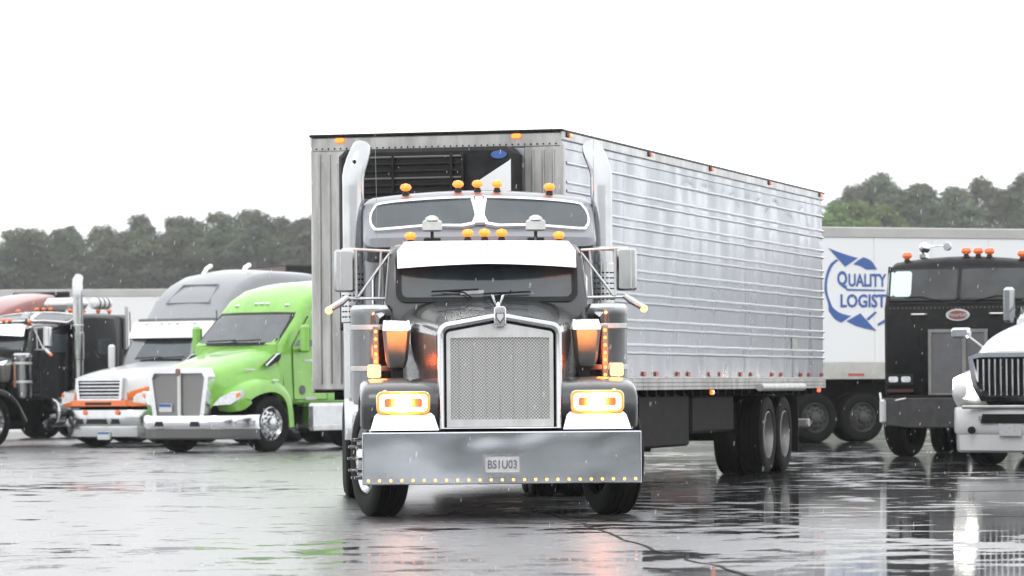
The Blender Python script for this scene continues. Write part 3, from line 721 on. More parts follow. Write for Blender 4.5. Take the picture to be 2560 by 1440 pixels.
# ------------------------------------------------------------------ the ribbed refrigerated trailer behind it
def reefer():
    YAW = R(-15.36)
    T = thing('refrigerated_trailer', 'ribbed stainless refrigerated trailer hitched behind the gunmetal truck', 'trailer', (-.774, 40.86, 0), YAW)
    HW, L, Z0, Z1 = 1.36, 14.3, 1.10, 3.79
    MB().box((0, L/2, (Z0+Z1)/2+.06), (2*HW-.02, L, Z1-Z0-.14), .03).make('box_body', 'stainless', T)
    MB().box((0, L/2, Z1-.005), (2*HW-.01, L-.02, .03), .01).make('roof', 'roof_grey', T)
    for sx in (-1, 1):
        s = MB().box((sx*HW, L/2, Z1-.045), (.03, L+.04, .10), .008).make('top_rail', 'alu', T)
        MB().box((sx*(HW+.004), L/2, Z1+.006), (.045, L+.04, .022), .006).make('rail_edge', 'black_trim', s)
        MB().box((sx*(HW-.002), L/2, 3.62), (.02, L, .012)).make('seam', 'alu', s)
        b = MB().box((sx*HW, L/2, 1.168), (.035, L+.02, .135), .006).make('bottom_rail', 'alu_dirty', T)
        MB().box((sx*(HW+.008), L/2, 1.238), (.03, L+.02, .016), .004).make('rail_lip', 'alu', b)
        rv = MB()
        for i in range(140):
            for z in (1.14, 1.185):
                rv.box((sx*(HW+.018), .12+i*(L-.24)/139, z), (.006, .022, .016))
        rv = rv.make('rivet_row', 'chassis', b, 0); rv['kind'] = 'stuff'
        # ribs pressed along the side
        for z in (3.47, 3.27, 3.18, 2.995, 2.905, 2.715, 2.625, 2.43, 2.34, 2.165, 2.075, 1.876, 1.786, 1.605, 1.515):
            rg = []
            for y in lin(.12, L-.04, 30):
                rg.append([(sx*(HW-.012+.034*math.cos(a)), y, z+.020*math.sin(a)+.002*math.sin(y*9+z*5)) for a in lin(-1.5, 1.5, 6)])
            MB().rings(rg, False, False).make('rib', 'rib_metal', T)
        # panels between the ribs: slightly buckled sheets
        zs = [3.605, 3.225, 2.95, 2.67, 2.385, 2.12, 1.831, 1.56, 1.25]
        for i in range(11):
            y0 = .10+i*(L-.14)/11; y1 = y0+(L-.14)/11-.006
            g_ = []
            for k in range(0, 43):
                z = 3.60-(3.60-1.25)*k/42; row = []
                for y in lin(y0, y1, 17):
                    n = noise.noise(Vector((y*3.2, z*1.1+sx, 3)))*.006+.0035*math.sin(y*2*math.pi/.155)*(.5+.5*noise.noise(Vector((y*.6, z*1.5, 9))))
                    dent = max(0, 1-abs(z-3.33+.0*y)/.22)*max(0, noise.noise(Vector((y*2.3, z*2.2, 5))))*.035*(2.2 if y > 3.5 else .8)
                    row.append((sx*(HW-.006+n-dent), y, z))
                g_.append(row)
            MB().sheet(g_).make('side_panel', 'stainless', T, 60)
        # red conspicuity marks and lamps
        ys = [1.0, 1.9, 2.45, 3.55, 4.15, 5.25, 5.8, 6.95, 7.55, 8.75, 9.4, 10.7, 11.3, 12.6, 13.2, 14.1]
        for y in ys:
            MB().slab(rrect(.13, .055, .02, 3, y, 1.285), 'yz', sx*(HW+.002), sx*(HW+.016), .004).make('reflector', 'red_lens', T)
        for y, m_ in ((.25, 'amber'), (3.9, 'red_lit'), (7.1, 'red_lit'), (10.6, 'red_lit'), (14.05, 'red_lit')):
            l = MB().box((sx*(HW+.025), y, Z1-.035), (.03, .10, .04), .01).make('marker_lamp', m_, T)
            MB().box((sx*(HW+.015), y-.10, Z1-.03), (.03, .12, .06), .01).make('lamp_bracket', 'black_trim', l)
        MB().box((sx*(HW+.01), 7.05, 1.065), (.04, .10, .06), .012).make('marker_lamp', 'amber', T)
        MB().box((sx*(HW-.01), 13.95, 1.075), (.04, .10, .06), .012).make('marker_lamp', 'red_lit', T)
        tb = MB().tube([(sx*(HW+.055), 9.65, 1.12), (sx*(HW+.055), 12.5, 1.12)], .05, 14).make('storage_tube', 'alu', T)
        MB().slab(rrect(.36, .20, .01, 2, 12.2, 1.70), 'yz', sx*(HW+.001), sx*(HW+.008)).make('placard', 'trailer_grime', T)
        # corner post
        MB().box((sx*(HW-.20), -.004, 2.44), (.41, .03, 2.62), .012).make('corner_post', 'alu_dirty', T)
        for x in (.09, .2, .31):
            MB().tube([(sx*(HW-x), -.022, 1.2), (sx*(HW-x), -.022, 3.6)], .016, 8).make('post_rib', 'alu_dirty', T)
        MB().box((sx*(HW+.004), .05, 2.4), (.02, .10, 2.5), .006).make('corner_trim', 'alu', T)
    hd = MB().box((0, -.008, 3.705), (2*HW-.02, .04, .15), .012).make('header', 'alu_dirty', T)
    MB().box((0, -.02, Z1+.008), (2*HW+.03, .06, .026), .006).make('header_edge', 'black_trim', hd)
    hr = MB()
    for i in range(40): hr.lathe([(.009, -.036), (.009, -.026)], (-1.3+i*2.6/39, 0, 3.66), 'y', 6)
    hr.make('rivet_row', 'chassis', hd, 0)['kind'] = 'stuff'
    for x in (-1.04, .88): MB().slab(rrect(.10, .05, .02, 3, x, 3.745), 'xz', -.03, -.055, .008).make('marker_lamp', 'amber', T)
    MB().box((0, .02, 2.3), (1.95, .03, 2.3), .004).make('front_wall', 'alu_dirty', T)
    # refrigeration unit
    u = MB().slab([(-.94, 1.75), (.94, 1.75), (.94, 3.55), (.86, 3.625), (-.86, 3.625), (-.94, 3.55)], 'xz', -.42, -.012, .04).make('refrigeration_unit', 'reefer_black', T)
    MB().slab([(-.82, 2.75), (.42, 2.75), (.42, 3.56), (-.82, 3.56)], 'xz', -.432, -.423).make('radiator_recess', 'black_trim', u)
    for i in range(11):
        MB().box((-.2, -.452, 2.80+i*.073), (1.24, .034, .022), .006).make('louvre', 'grey_plastic' if i % 3 == 1 else 'reefer_black', u)
    for x in (-.82, -.33, .30, .42): MB().box((x, -.455, 3.16), (.026, .05, .80), .006).make('grille_post', 'reefer_black', u)
    MB().slab([(.585, 2.60), (.925, 2.60), (.925, 3.49), (.905, 3.47), (.585, 3.275)], 'xz', -.432, -.424, .002).make('side_cowl', 'trailer_white', u)
    MB().slab(circle(.085, 20, .80, 3.565-.03, .5), 'xz', -.436, -.424, .003).make('badge', 'logo_blue', u)
    MB().box((-.98, -.15, 2.9), (.05, .25, 1.2), .01).make('unit_bracket', 'alu_dirty', T)
    # underside
    mb = MB()
    for i in range(30): mb.box((0, .4+i*.47, 1.07), (2.5, .06, .09))
    for sx in (-1, 1):
        mb.box((sx*.52, 11.2, .98), (.10, 5.0, .14)).box((sx*.75, 2.9, .70), (.12, .12, .75)).box((sx*.75, 2.9, .30), (.26, .30, .05))
    mb.box((0, 2.9, .75), (1.5, .06, .08)).box((0, 8.2, .80), (1.9, 1.3, .45), .03).box((0, 5.2, .74), (2.42, 2.6, .62), .03).box((0, 8.0, .80), (2.35, 2.4, .46), .03)
    mb.cyl((0, 11.1, .50), (0, 11.1, .5001), .05)
    for y in (10.55, 11.62): mb.box((0, y, .50), (2.1, .14, .14), .04).box((0, y, .80), (1.4, .3, .3))
    mb.make('underframe', 'chassis', T)
    for sx in (-1, 1):
        for y in (10.55, 11.62):
            wheel(T, (sx*1.19, y, .505), sx, .505, .31, 'dual', 0, 'dull_alu')
            wheel(T, (sx*.865, y, .505), -sx, .505, .31, 'dual', 0, 'polished')
        MB().slab([(sx*.72, .25), (sx*1.32, .25), (sx*1.32, 1.0), (sx*.72, 1.0)], 'xz', 12.62, 12.635).make('mud_flap', 'black_trim', T)
    MB().box((0, L+.02, .62), (2.3, .10, .12), .02).box((-.6, L+.01, .86), (.1, .08, .5)).box((.6, L+.01, .86), (.1, .08, .5)).make('rear_guard', 'alu_dirty', T)
    return T
reefer()

# ------------------------------------------------------------------ rounded modern tractors
def aero_truck(label, loc, rz, o, group=None):
    T = thing('semi_truck', label, 'truck', loc, rz, group)
    dy = o.get('dy', 0)
    if dy:
        o = dict(o); o['cab'] = [(y+dy, z) for y, z in o['cab']]; o['win'] = [(y+dy, z) for y, z in o['win']]
        a = o['ws']; o['ws'] = (a[0], a[1], a[2]+dy, a[3], a[4]); a = o['mirror']; o['mirror'] = (a[0], a[1]+dy, a[2], a[3], a[4])
    hs = Skin(o['hood'])
    ho = hs.mesh().make('hood', o['paint'], T)
    MB().tube([Vector(hs.at(hs.n-1-.02, v))*1.0 for v in lin(-4.6, 4.6, 30)], .010, 6).make('hood_seam', 'black_trim', ho)
    xs = [-1.26, -1.22, -1.10, -.9, -.6, -.3, 0, .3, .6, .9, 1.10, 1.22, 1.26]
    by = lambda x: o.get('bumper_y', 0)+.10*(x/.9)**2+.45*max(0, (abs(x)-.75)/.45)**2.2
    z0, z1 = o['bumper']
    zm = z0+(z1-z0)*.42
    prof = [(zm, -.012), (zm+.06, -.035), (z1-.05, -.03), (z1-.012, -.012), (z1, .02)]
    bu = MB().sheet([[(x, by(x)+d, z) for x in xs] for z, d in prof], (0, .05, 0)).make('bumper', o['bumper_mat'], T)
    prof = [(z0, .05), (z0+.03, .01), (zm-.03, -.002), (zm, 0.0)]
    MB().sheet([[(x*.985, by(x)+d, z) for x in xs] for z, d in prof], (0, .05, 0)).make('lower_valance', o['valance_mat'], bu)
    for k in o.get('openings', ()):
        x, wd, zz, hh = k
        MB().slab([(x-wd/2, zz-hh/2), (x+wd/2, zz-hh/2), (x+wd/2-.03, zz+hh/2), (x-wd/2+.03, zz+hh/2)], 'xz', by(x)-.046, by(x)+.02).make('bumper_opening', 'black_trim', bu)
    for sx in (-1, 1):
        fe = fender(o['fpath'], sx*o.get('fx', .60), sx*1.20, o.get('fr', .17), 28, .05).make('fender', o.get('fender_mat', o['paint']), T)
        if 'lamp' in o:
            lp = o['lamp']; lo, sl = o.get('lamp_y', .33), o.get('lamp_slope', .30)
            hl = MB().rings([[(sx*x, lo+sl*(x-.7)+.10*max(0, z-1.0)+d, z) for x, z in lp] for d in (.10, .0)]).make('headlight', o.get('lamp_mat', 'lamp_clear'), T)
            if o.get('lamp_amber', True):
                q = [(x, z) for x, z in lp if x > 1.0]
                MB().rings([[(sx*x, lo+sl*(x-.7)+.10*max(0, z-1.0)+d, z) for x, z in [(1.10, .99), (1.17, 1.03), (1.16, 1.09), (1.09, 1.06)]] for d in (.0, -.012)]).make('indicator', 'amber_off', hl)
        wheel(T, (sx*1.035, 1.27, .51), sx, .51, .29, 'alu', o.get('steer', 0), 'polished')
        d = MB().slab([(2.5+dy, .95), (3.45+dy, .95), (3.50+dy, o['win'][2][1]+.06), (2.95+dy, o['win'][2][1]+.07), (2.45+dy, 1.92)], 'yz', sx*(o['hw']-.006), sx*(o['hw']+.010), .005).make('door', o.get('cab_mat', o['paint']), T)
        tp = o['taper']
        dp = [(2.49+dy, .94), (3.46+dy, .94), (3.50+dy, o['win'][2][1]+.05), (2.95+dy, o['win'][2][1]+.06), (2.45+dy, 1.92), (2.49+dy, .94)]
        MB().tube([(sx*(o['hw']*(1 if z < 1.95 else tp(y, z))+.006), y, z) for y, z in dp], .007, 5).make('door_seam', 'black_trim', d)
        MB().rings([[(sx*(o['hw']*tp(y, z)+e), y, z) for y, z in o['win']] for e in (-.02, .018)]).make('door_window', 'glass', d)
        MB().box((sx*(o['hw']+.016), 3.25+dy, 1.55), (.02, .22, .035), .006).make('door_handle', 'grey_plastic', d)
        mp = o.get('mirror', (1.36, 2.30, 1.98, .20, .56))
        mi = MB().box((sx*mp[0], mp[1], mp[2]), (mp[3], .13, mp[4]), .045).make('mirror', o['mirror_mat'], T)
        MB().slab(rrect(mp[3]-.05, mp[4]-.06, .03, 3, sx*mp[0], mp[2]), 'xz', mp[1]+.065, mp[1]+.072).make('mirror_glass', 'glass', mi)
        MB().tube([(sx*1.0, mp[1]+.25, mp[2]-.2), (sx*1.15, mp[1]+.1, mp[2]-.22), (sx*mp[0], mp[1], mp[2]-.2)], .035, 8).make('mirror_arm', 'black_trim', mi)
        MB().box((sx*1.02, 3.6, .62), (.40, 2.5, .52), .06).make('side_fairing', o.get('skirt', 'polished'), T)
        MB().box((sx*1.225, 3.4, .42), (.03, 2.0, .10), .01).make('step', 'alu', T)
        for y in (6.3, 7.6):
            wheel(T, (sx*1.10, y, .51), sx, .51, .27, 'dual'); wheel(T, (sx*.78, y, .51), -sx, .51, .27, 'dual')
    cb = MB().body(o['cab'], o['hw'], .13, o.get('crown', .08), 2.1, o['taper'], 8, 5).make('cab', o.get('cab_mat', o['paint']), T)
    zl, zh, y0, rake, wh = o['ws']
    def yf(x, z): return y0+(z-zl)*rake-.018+.05*(x/wh)**2
    tpw = lambda z: 1-.08*(z-zl)/(zh-zl)
    n = 21; xs2 = [wh*math.sin(R(a)) for a in lin(-90, 90, n)]
    g_ = [[(x*tpw(zl+(zh-zl)*k/6), yf(x, zl+(zh-zl)*k/6), min(max(zl+(zh-zl)*k/6, zl+corner(x, wh, .06)), zh-corner(x, wh, .06))) for x in xs2] for k in range(7)]
    wsd = MB().sheet(g_, (0, .10, -.03)).make('windshield', 'glass', T)
    g_ = [[(x*1.045*tpw(z), yf(x, z)+.012, z) for x in xs2] for z in (zl-.05, zl+.2, zh+.01, zh+.05)]
    MB().sheet(g_, (0, .10, -.03)).make('windshield_seal', 'black_trim', wsd)
    for sx in (-1, 1):
        MB().tube([(sx*.30-.35, yf(0, zl)-.02, zl+.03), (sx*.30+.30, yf(.3, zl+.03)-.03, zl+.05)], .012, 6).make('wiper', 'black_trim', wsd)
    mb = MB().box((0, 1.3, .75), (1.5, 1.7, .55)).box((0, 1.27, .51), (1.9, .14, .12), .03)
    for sx in (-1, 1): mb.box((sx*.43, 4.8, .82), (.09, 7.2, .26)).box((sx*.8, 1.27, 1.0), (.2, 1.2, .5))
    mb.box((0, 4.0, .75), (1.5, 3.0, .5)).box((0, 6.3, .51), (1.9, .15, .15)).box((0, 7.6, .51), (1.9, .15, .15))
    mb.make('chassis', 'chassis', T)
    return T

tp = lambda k, z0=1.95: (lambda y, z: 1-k*max(0, z-z0))
PARK = 'trucks parked along the back of the lot'
# --- bright green tractor
GREEN = dict(paint='paint_green', bumper=(.24, .68), bumper_mat='chrome', valance_mat='grey_plastic', mirror_mat='paint_green', hw=1.04, taper=tp(.07),
    hood=[(.16, [(0, 1.52), (.38, 1.51), (.61, 1.44), (.69, 1.30), (.66, 1.0), (.62, .78)]),
          (.62, [(0, 1.655), (.42, 1.64), (.70, 1.54), (.80, 1.36), (.84, 1.20), (.84, 1.10)]),
          (1.35, [(0, 1.83), (.50, 1.81), (.82, 1.68), (.93, 1.48), (.97, 1.32), (.98, 1.20)]),
          (1.78, [(0, 1.975), (.56, 1.955), (.90, 1.86), (1.01, 1.62), (1.035, 1.3), (1.035, 1.1)])],
    fpath=[(.46, .74), (.36, .92), (.42, 1.10), (.72, 1.27), (1.22, 1.36), (1.62, 1.28), (1.88, 1.06), (1.98, .80), (2.02, .46)], fx=.62, fr=.22,
    lamp=[(.66, .85), (.98, .87), (1.15, .97), (1.19, 1.12), (1.0, 1.10), (.80, 1.00)], lamp_y=.225, lamp_slope=.36,
    openings=((-.42, .22, .52, .09), (.42, .22, .52, .09)),
    dy=-.42, cab=[(2.06, .85), (2.06, 1.96), (2.68, 2.52), (2.74, 2.62), (3.0, 2.86), (3.4, 3.05), (3.9, 3.15), (4.5, 3.19), (5.45, 3.20), (5.45, .85)],
    win=[(2.52, 1.93), (3.36, 1.93), (3.38, 2.42), (2.98, 2.45), (2.86, 2.38)], ws=(2.0, 2.52, 2.085, 1.10, .93), mirror=(1.30, 2.50, 2.06, .19, .52))
def green_truck():
    T = aero_truck('bright green semi truck parked with its chrome grille towards the lot', (-6.07, 71.0, 0), R(-36), GREEN, PARK)
    o_, i_ = [(-.60, .60), (.60, .60), (.72, 1.38), (.64, 1.535), (-.64, 1.535), (-.72, 1.38)], [(-.51, .67), (.51, .67), (.625, 1.35), (.57, 1.44), (-.57, 1.44), (-.625, 1.35)]
    gs = MB().ring_slab(o_, i_, 'xz', .03, .22).make('grille_shell', 'chrome', T)
    MB().slab(i_, 'xz', .09, .13).make('grille_mesh', 'grille_fine', gs)
    MB().box((0, .065, 1.06), (.085, .05, .84), .02).make('grille_centre', 'alu', gs)
    MB().slab(rrect(.09, .13, .03, 4, 0, 1.46), 'xz', .005, .04, .008).make('emblem', 'emblem_red', gs)
    pl = MB().slab(rrect(.30, .155, .01, 2, -.33, .815), 'xz', .055, .088, .004).make('licence_plate', 'plate_white', gs)
    MB().slab([(-.47, .83), (-.19, .83), (-.19, .885), (-.47, .885)], 'xz', .050, .056).make('plate_band', 'logo_blue', pl)
    for x in (-.60, -.13, 0, .13, .60): MB().lathe([(.05, 0), (.055, .02), (.03, .04), (.005, .045)], (x, 2.86-.42, 2.715-.09*(x)**2), 'z', 10).make('marker_light', 'lamp_clear', T)
    bc = MB().lathe([(.13, 0), (.14, .05), (.13, .15), (.05, .17), (.01, .17)], (.35, 4.35, 3.24), 'z', 16).make('beacon', 'amber_off', T)
    MB().lathe([(.08, -.10), (.10, .0)], (.35, 4.35, 3.24), 'z', 14).make('beacon_base', 'grey_plastic', bc)
    for sx in (-1, 1):
        v = MB().rings([[(sx*(.985+e), y, z) for y, z in [(1.30, 1.58), (1.60, 1.76), (1.76, 1.80), (1.68, 1.67), (1.40, 1.56)]] for e in (-.05, .045)]).make('hood_vent', 'black_trim', T)
        MB().tube([(sx*1.035, 1.28, 1.57), (sx*1.035, 1.60, 1.775), (sx*1.03, 1.76, 1.81)], .014, 6).make('vent_trim', 'chrome', v)
        MB().box((sx*1.056, 2.62, 1.66), (.01, .50, .045), .004).make('door_badge', 'alu', T)
        MB().lathe([(.09, 0), (.09, .012)], (sx*1.05 if sx > 0 else -1.062, 2.30, 1.12), 'x', 16).make('door_decal', 'grey_plastic', T)
        MB().box((sx*1.055, 2.55, .97), (.008, .30, .06)).make('door_lettering', 'trailer_grime', T)
        MB().box((sx*1.19, 1.36, 1.30), (.05, .14, .03), .01).make('side_marker', 'lamp_clear', T)
        MB().box((sx*.92, .95, 1.50), (.012, .30, .03), .004).make('hood_badge', 'alu', T)
    return T
green_truck()

# --- white and orange tractor with grey roof fairing
FR = dict(paint='paint_white', bumper=(.19, .76), bumper_mat='polished', valance_mat='polished', mirror_mat='paint_white', hw=1.05, taper=tp(.06), cab_mat='paint_grey',
    hood=[(.14, [(0, 1.44), (.34, 1.44), (.60, 1.40), (.68, 1.26), (.68, 1.0), (.66, .82)]),
          (.62, [(0, 1.55), (.42, 1.545), (.72, 1.47), (.82, 1.32), (.86, 1.18), (.86, 1.06)]),
          (1.35, [(0, 1.64), (.50, 1.63), (.84, 1.54), (.94, 1.40), (.98, 1.25), (.98, 1.16)]),
          (2.10, [(0, 1.73), (.56, 1.72), (.92, 1.63), (1.02, 1.5), (1.04, 1.2), (1.04, .85)])],
    fpath=[(.40, .80), (.30, .94), (.38, 1.10), (.72, 1.20), (1.22, 1.26), (1.62, 1.20), (1.88, 1.02), (1.98, .80), (2.02, .50)], fx=.62, fr=.16,
    fender_mat='paint_darkgrey', lamp=[(.74, .86), (1.16, .86), (1.18, 1.02), (1.10, 1.12), (.84, 1.08), (.76, 1.0)], lamp_y=.17, lamp_slope=.30,
    openings=((0, .52, .52, .10), (-.45, .22, .52, .10), (.45, .22, .52, .10)),
    cab=[(2.04, .85), (2.04, 1.70), (2.34, 2.20), (2.42, 2.42), (2.70, 2.62), (3.05, 3.05), (3.5, 3.36), (4.0, 3.55), (4.6, 3.64), (6.1, 3.62), (6.1, .85)],
    win=[(2.50, 1.72), (3.36, 1.72), (3.38, 2.20), (2.92, 2.22), (2.62, 2.0)], ws=(1.76, 2.22, 2.07, .62, 1.02), mirror=(1.40, 2.20, 1.82, .16, .52))
def white_orange():
    T = aero_truck('white semi truck with orange front trim and tall grey roof fairing', (-8.25, 78.0, 0), R(-33), FR, PARK)
    gs = MB().ring_slab([(-.56, .93), (.56, .93), (.60, 1.38), (-.60, 1.38)], [(-.50, .98), (.50, .98), (.53, 1.33), (-.53, 1.33)], 'xz', .05, .16).make('grille_surround', 'chrome', T)
    MB().slab([(-.51, .97), (.51, .97), (.54, 1.34), (-.54, 1.34)], 'xz', .12, .14).make('grille_backing', 'black_trim', gs)
    for i in range(5): MB().box((0, .10, 1.01+i*.07), (1.04, .05, .032), .008).make('grille_bar', 'chrome', gs)
    lf = MB().slab([(-.70, .82), (.70, .82), (.66, .94), (-.66, .94)], 'xz', .02, .18, .01).make('lower_fascia', 'paint_orange', T)
    MB().box((0, .018, .875), (.66, .02, .05), .005).make('fascia_slot', 'black_trim', lf)
    for sx in (-1, 1):
        pts = [(.60, .06, .84, .96), (.80, .10, .82, .90), (1.05, .22, .83, .87), (1.19, .36, .84, .86)]
        MB().rings([[(sx*x, y, a), (sx*x, y, b), (sx*x, y+.06, b), (sx*x, y+.06, a)] for x, y, a, b in pts]).make('bumper_trim', 'paint_orange', T)
        pts = [(.66, .12, .93, 1.10), (.80, .30, 1.02, 1.16), (.98, .55, 1.14, 1.24), (1.03, .95, 1.26, 1.34), (1.04, 1.2, 1.31, 1.36)]
        MB().rings([[(sx*x, y, a), (sx*(x+.02), y, (a+b)/2), (sx*x, y, b), (sx*(x-.06), y+.05, b), (sx*(x-.06), y+.05, a)] for x, y, a, b in pts]).make('orange_flash', 'paint_orange', T)
        MB().tube([(sx*.55, 4.1, 3.42), (sx*.50, 4.25, 3.66), (sx*.50, 4.4, 3.72)], .05, 8).make('roof_horn', 'white_chrome', T)
        MB().tube([(sx*1.12, 2.5, 1.45), (sx*1.12, 2.45, 2.75)], .012, 6).make('antenna', 'black_trim', T)
        MB().lathe([(.09, 1.1), (.10, 1.12), (.10, 1.95), (.08, 1.98)], (sx*1.16, 2.30, 0), 'z', 14).make('snorkel', 'black_trim', T) if sx < 0 else None
    f = lambda x, z: 2.20+(z-2.2)*.55+.10*(x/1.0)**2-.02
    vi = MB().sheet([[(x, f(x, z), z) for x in lin(-1.04, 1.04, 13)] for z in (2.20, 2.32, 2.46, 2.54)], (0, .06, -.01)).make('sun_visor', 'paint_white', T)
    MB().sheet([[(x, f(x, 2.20)+.02, 2.195) for x in lin(-1.0, 1.0, 9)], [(x, f(x, 2.2)+.16, 2.21) for x in lin(-1.0, 1.0, 9)]], (0, 0, -.02)).make('visor_underside', 'black_trim', vi)
    rl = lambda y: 2.62+(y-2.70)*1.229 if y < 3.05 else 3.05+(y-3.05)*.70
    for pts, r in (([(-.55, 2.95), (.55, 2.95), (.45, 3.40), (-.45, 3.40)], .02),):
        q = [(x, y, rl(y)+.02-.08*(x/1.05)**2) for x, y in pts]; q.append(q[0])
        MB().tube(q, r, 6).make('roof_ridge', 'paint_grey', T)
    g1 = MB().sheet([[(x, 2.52+.05*x*x, z) for x in lin(-.98, .98, 9)] for z in (2.50, 2.60)], (0, .08, 0)).make('fairing_lip', 'paint_darkgrey', T)
    for x in (-.62, -.2, 0, .2, .62): MB().box((x, f(x, 2.50)-.02, 2.50), (.07, .03, .025), .008).make('marker_light', 'lamp_clear', T)
    for x in (-.30, .52): MB().lathe([(.005, -.02), (.05, -.01), (.05, .02)], (x, -.03, .70), 'y', 10).make('fog_lamp', 'amber_off', T)
    pl = MB().slab(rrect(.31, .16, .01, 2, .16, .24), 'xz', -.02, .03, .004).make('licence_plate', 'plate_white', T)
    MB().slab([(.02, .27), (.30, .27), (.30, .31), (.02, .31)], 'xz', -.025, -.019).make('plate_band', 'logo_blue', pl)
    return T
white_orange()

# --- red tractor, only its roof shows
RD = dict(GREEN); RD.update(paint='paint_red', mirror_mat='black_trim', fender_mat='paint_red',
    cab=[(2.06, .85), (2.06, 1.96), (2.62, 2.48), (2.72, 2.62), (3.1, 2.92), (3.6, 3.14), (4.3, 3.32), (5.25, 3.46), (5.25, .85)])
def red_truck():
    T = aero_truck('dark red semi truck mostly hidden behind the black one at the far left', (-14.3, 89.5, 0), R(-35), RD, PARK)
    gs = MB().ring_slab([(-.60, .70), (.60, .70), (.60, 1.46), (-.60, 1.46)], [(-.52, .78), (.52, .78), (.52, 1.38), (-.52, 1.38)], 'xz', .04, .20).make('grille_shell', 'chrome', T)
    MB().slab([(-.53, .77), (.53, .77), (.53, 1.39), (-.53, 1.39)], 'xz', .10, .13).make('grille_mesh', 'grille_fine', gs)
    for sx in (-1, 1): MB().slab([(3.7, 2.20), (5.0, 2.20), (5.0, 3.22), (4.4, 3.14), (3.8, 2.9)], 'yz', sx*.94, sx*1.045, .01).make('fairing_side', 'black_trim', T)
    MB().box((0, 5.30, 3.30), (1.8, .10, .40), .03).make('fairing_edge', 'black_trim', T)
    return T
red_truck()

# --- black long-nosed tractor at the left edge
def black_truck():
    T = classic_truck('black long-nosed semi truck with tall chrome stack, cut off at the left edge', (-12.0, 78.9, 0), R(-33), 'paint_black', 'paint_black', False, 1.21, None, 0, PARK, 3.66, .50)
    ac = MB().box((.25, 4.45, 2.96), (.80, .70, .26), .11).make('air_conditioner', 'paint_white', T)
    dr = MB().lathe([(.02, 0), (.10, .02), (.12, .06), (.12, .50), (.10, .55), (.02, .56)], (.55, 4.95, 2.98), 'y', 18).make('roof_tank', 'trailer_white', T)
    for y in (5.05, 5.2, 5.35): MB().lathe([(.122, 0), (.130, .01), (.130, .04), (.122, .05)], (.55, y, 2.98), 'y', 18, False).make('tank_strap', 'grey_plastic', dr)
    for x in (-.2, .1, .5, .8): bullet_light(T, (x, 5.2, 2.74), 'amber_off', .09, .05)
    MB().tube([(1.18, 5.3, .9), (1.18, 5.3, 2.9)], .035, 10).make('vertical_pipe', 'alu', T)
    return T
black_truck()

# --- white tractor at the right edge
PS = dict(paint='paint_white', bumper=(.19, .82), bumper_mat='paint_white', valance_mat='paint_white', mirror_mat='polished', hw=1.06, taper=tp(.06),
    hood=[(.10, [(0, 1.60), (.34, 1.59), (.56, 1.54), (.66, 1.40), (.62, 1.1), (.50, .90)]),
          (.55, [(0, 1.86), (.40, 1.84), (.66, 1.74), (.80, 1.50), (.84, 1.25), (.82, 1.02)]),
          (1.30, [(0, 2.02), (.50, 2.00), (.82, 1.86), (.95, 1.60), (.98, 1.36), (.98, 1.22)]),
          (2.15, [(0, 2.12), (.56, 2.10), (.92, 1.98), (1.03, 1.7), (1.05, 1.2), (1.05, .85)])],
    fpath=[(.46, .80), (.34, .98), (.40, 1.18), (.68, 1.34), (1.22, 1.40), (1.64, 1.30), (1.90, 1.08), (2.0, .80), (2.04, .50)], fx=.60, fr=.24,
    lamp=[(.72, .94), (1.02, .94), (1.16, 1.02), (1.15, 1.22), (.98, 1.28), (.80, 1.16)], lamp_y=.26, lamp_slope=.38, lamp_mat='lamp_lit', lamp_amber=False,
    openings=((0, .92, .66, .13),), steer=R(0),
    cab=[(2.08, .85), (2.08, 2.08), (2.62, 2.70), (2.68, 2.82), (3.0, 3.05), (3.5, 3.28), (4.2, 3.42), (5.2, 3.46), (5.2, .85)],
    win=[(2.55, 1.98), (3.36, 1.98), (3.38, 2.52), (2.98, 2.55), (2.80, 2.42)], ws=(2.12, 2.68, 2.10, .90, .97), mirror=(1.30, 2.42, 2.28, .17, .52))
def white_truck():
    T = aero_truck('white rounded semi truck with lit headlight, cut off at the right edge', (6.88, 54.0, 0), R(-35), PS, 'trucks parked on the right')
    o_ = [(-.46, .90), (.46, .90), (.60, 1.10), (.66, 1.52), (.50, 1.57), (-.50, 1.57), (-.66, 1.52), (-.60, 1.10)]
    i_ = [(-.40, .97), (.40, .97), (.53, 1.13), (.585, 1.49), (.45, 1.51), (-.45, 1.51), (-.585, 1.49), (-.53, 1.13)]
    gs = MB().ring_slab(o_, i_, 'xz', -.02, .14).make('grille_surround', 'chrome', T)
    MB().slab(i_, 'xz', .08, .10).make('grille_backing', 'black_trim', gs)
    for i in range(13):
        x = -.54+i*.09
        zb = .98 if abs(x) < .40 else .98+(abs(x)-.40)*1.3
        MB().box((x, .045, (zb+1.49)/2), (.032, .06, 1.49-zb), .010).make('grille_bar', 'chrome', gs)
    MB().box((0, -.03, .82), (1.5, .07, .05), .015).make('bumper_strip', 'alu', T)
    for sx in (-1, 1):
        MB().lathe([(.005, -.02), (.05, -.015), (.055, .03)], (sx*.62, -.02, .50), 'y', 12).make('tow_hole', 'black_trim', T)
        hm = MB().slab(rrect(.30, .15, .05, 4, sx*1.14, 1.86), 'xz', .62, .72, .03).make('hood_mirror', 'chrome', T)
        MB().tube([(sx*1.02, .70, 1.80), (sx*.86, .78, 1.66), (sx*.74, .84, 1.58), (sx*.70, .90, 1.60)], .016, 8).make('hood_mirror_arm', 'alu', hm)
    MB().slab(rrect(.34, .16, .01, 2, .0, .50), 'xz', -.03, -.05, .003).make('licence_plate', 'plate_white', T)
    MB().box((-.42, -.03, .67), (.16, .02, .06), .006).make('bumper_badge', 'alu', T)
    return T
white_truck()

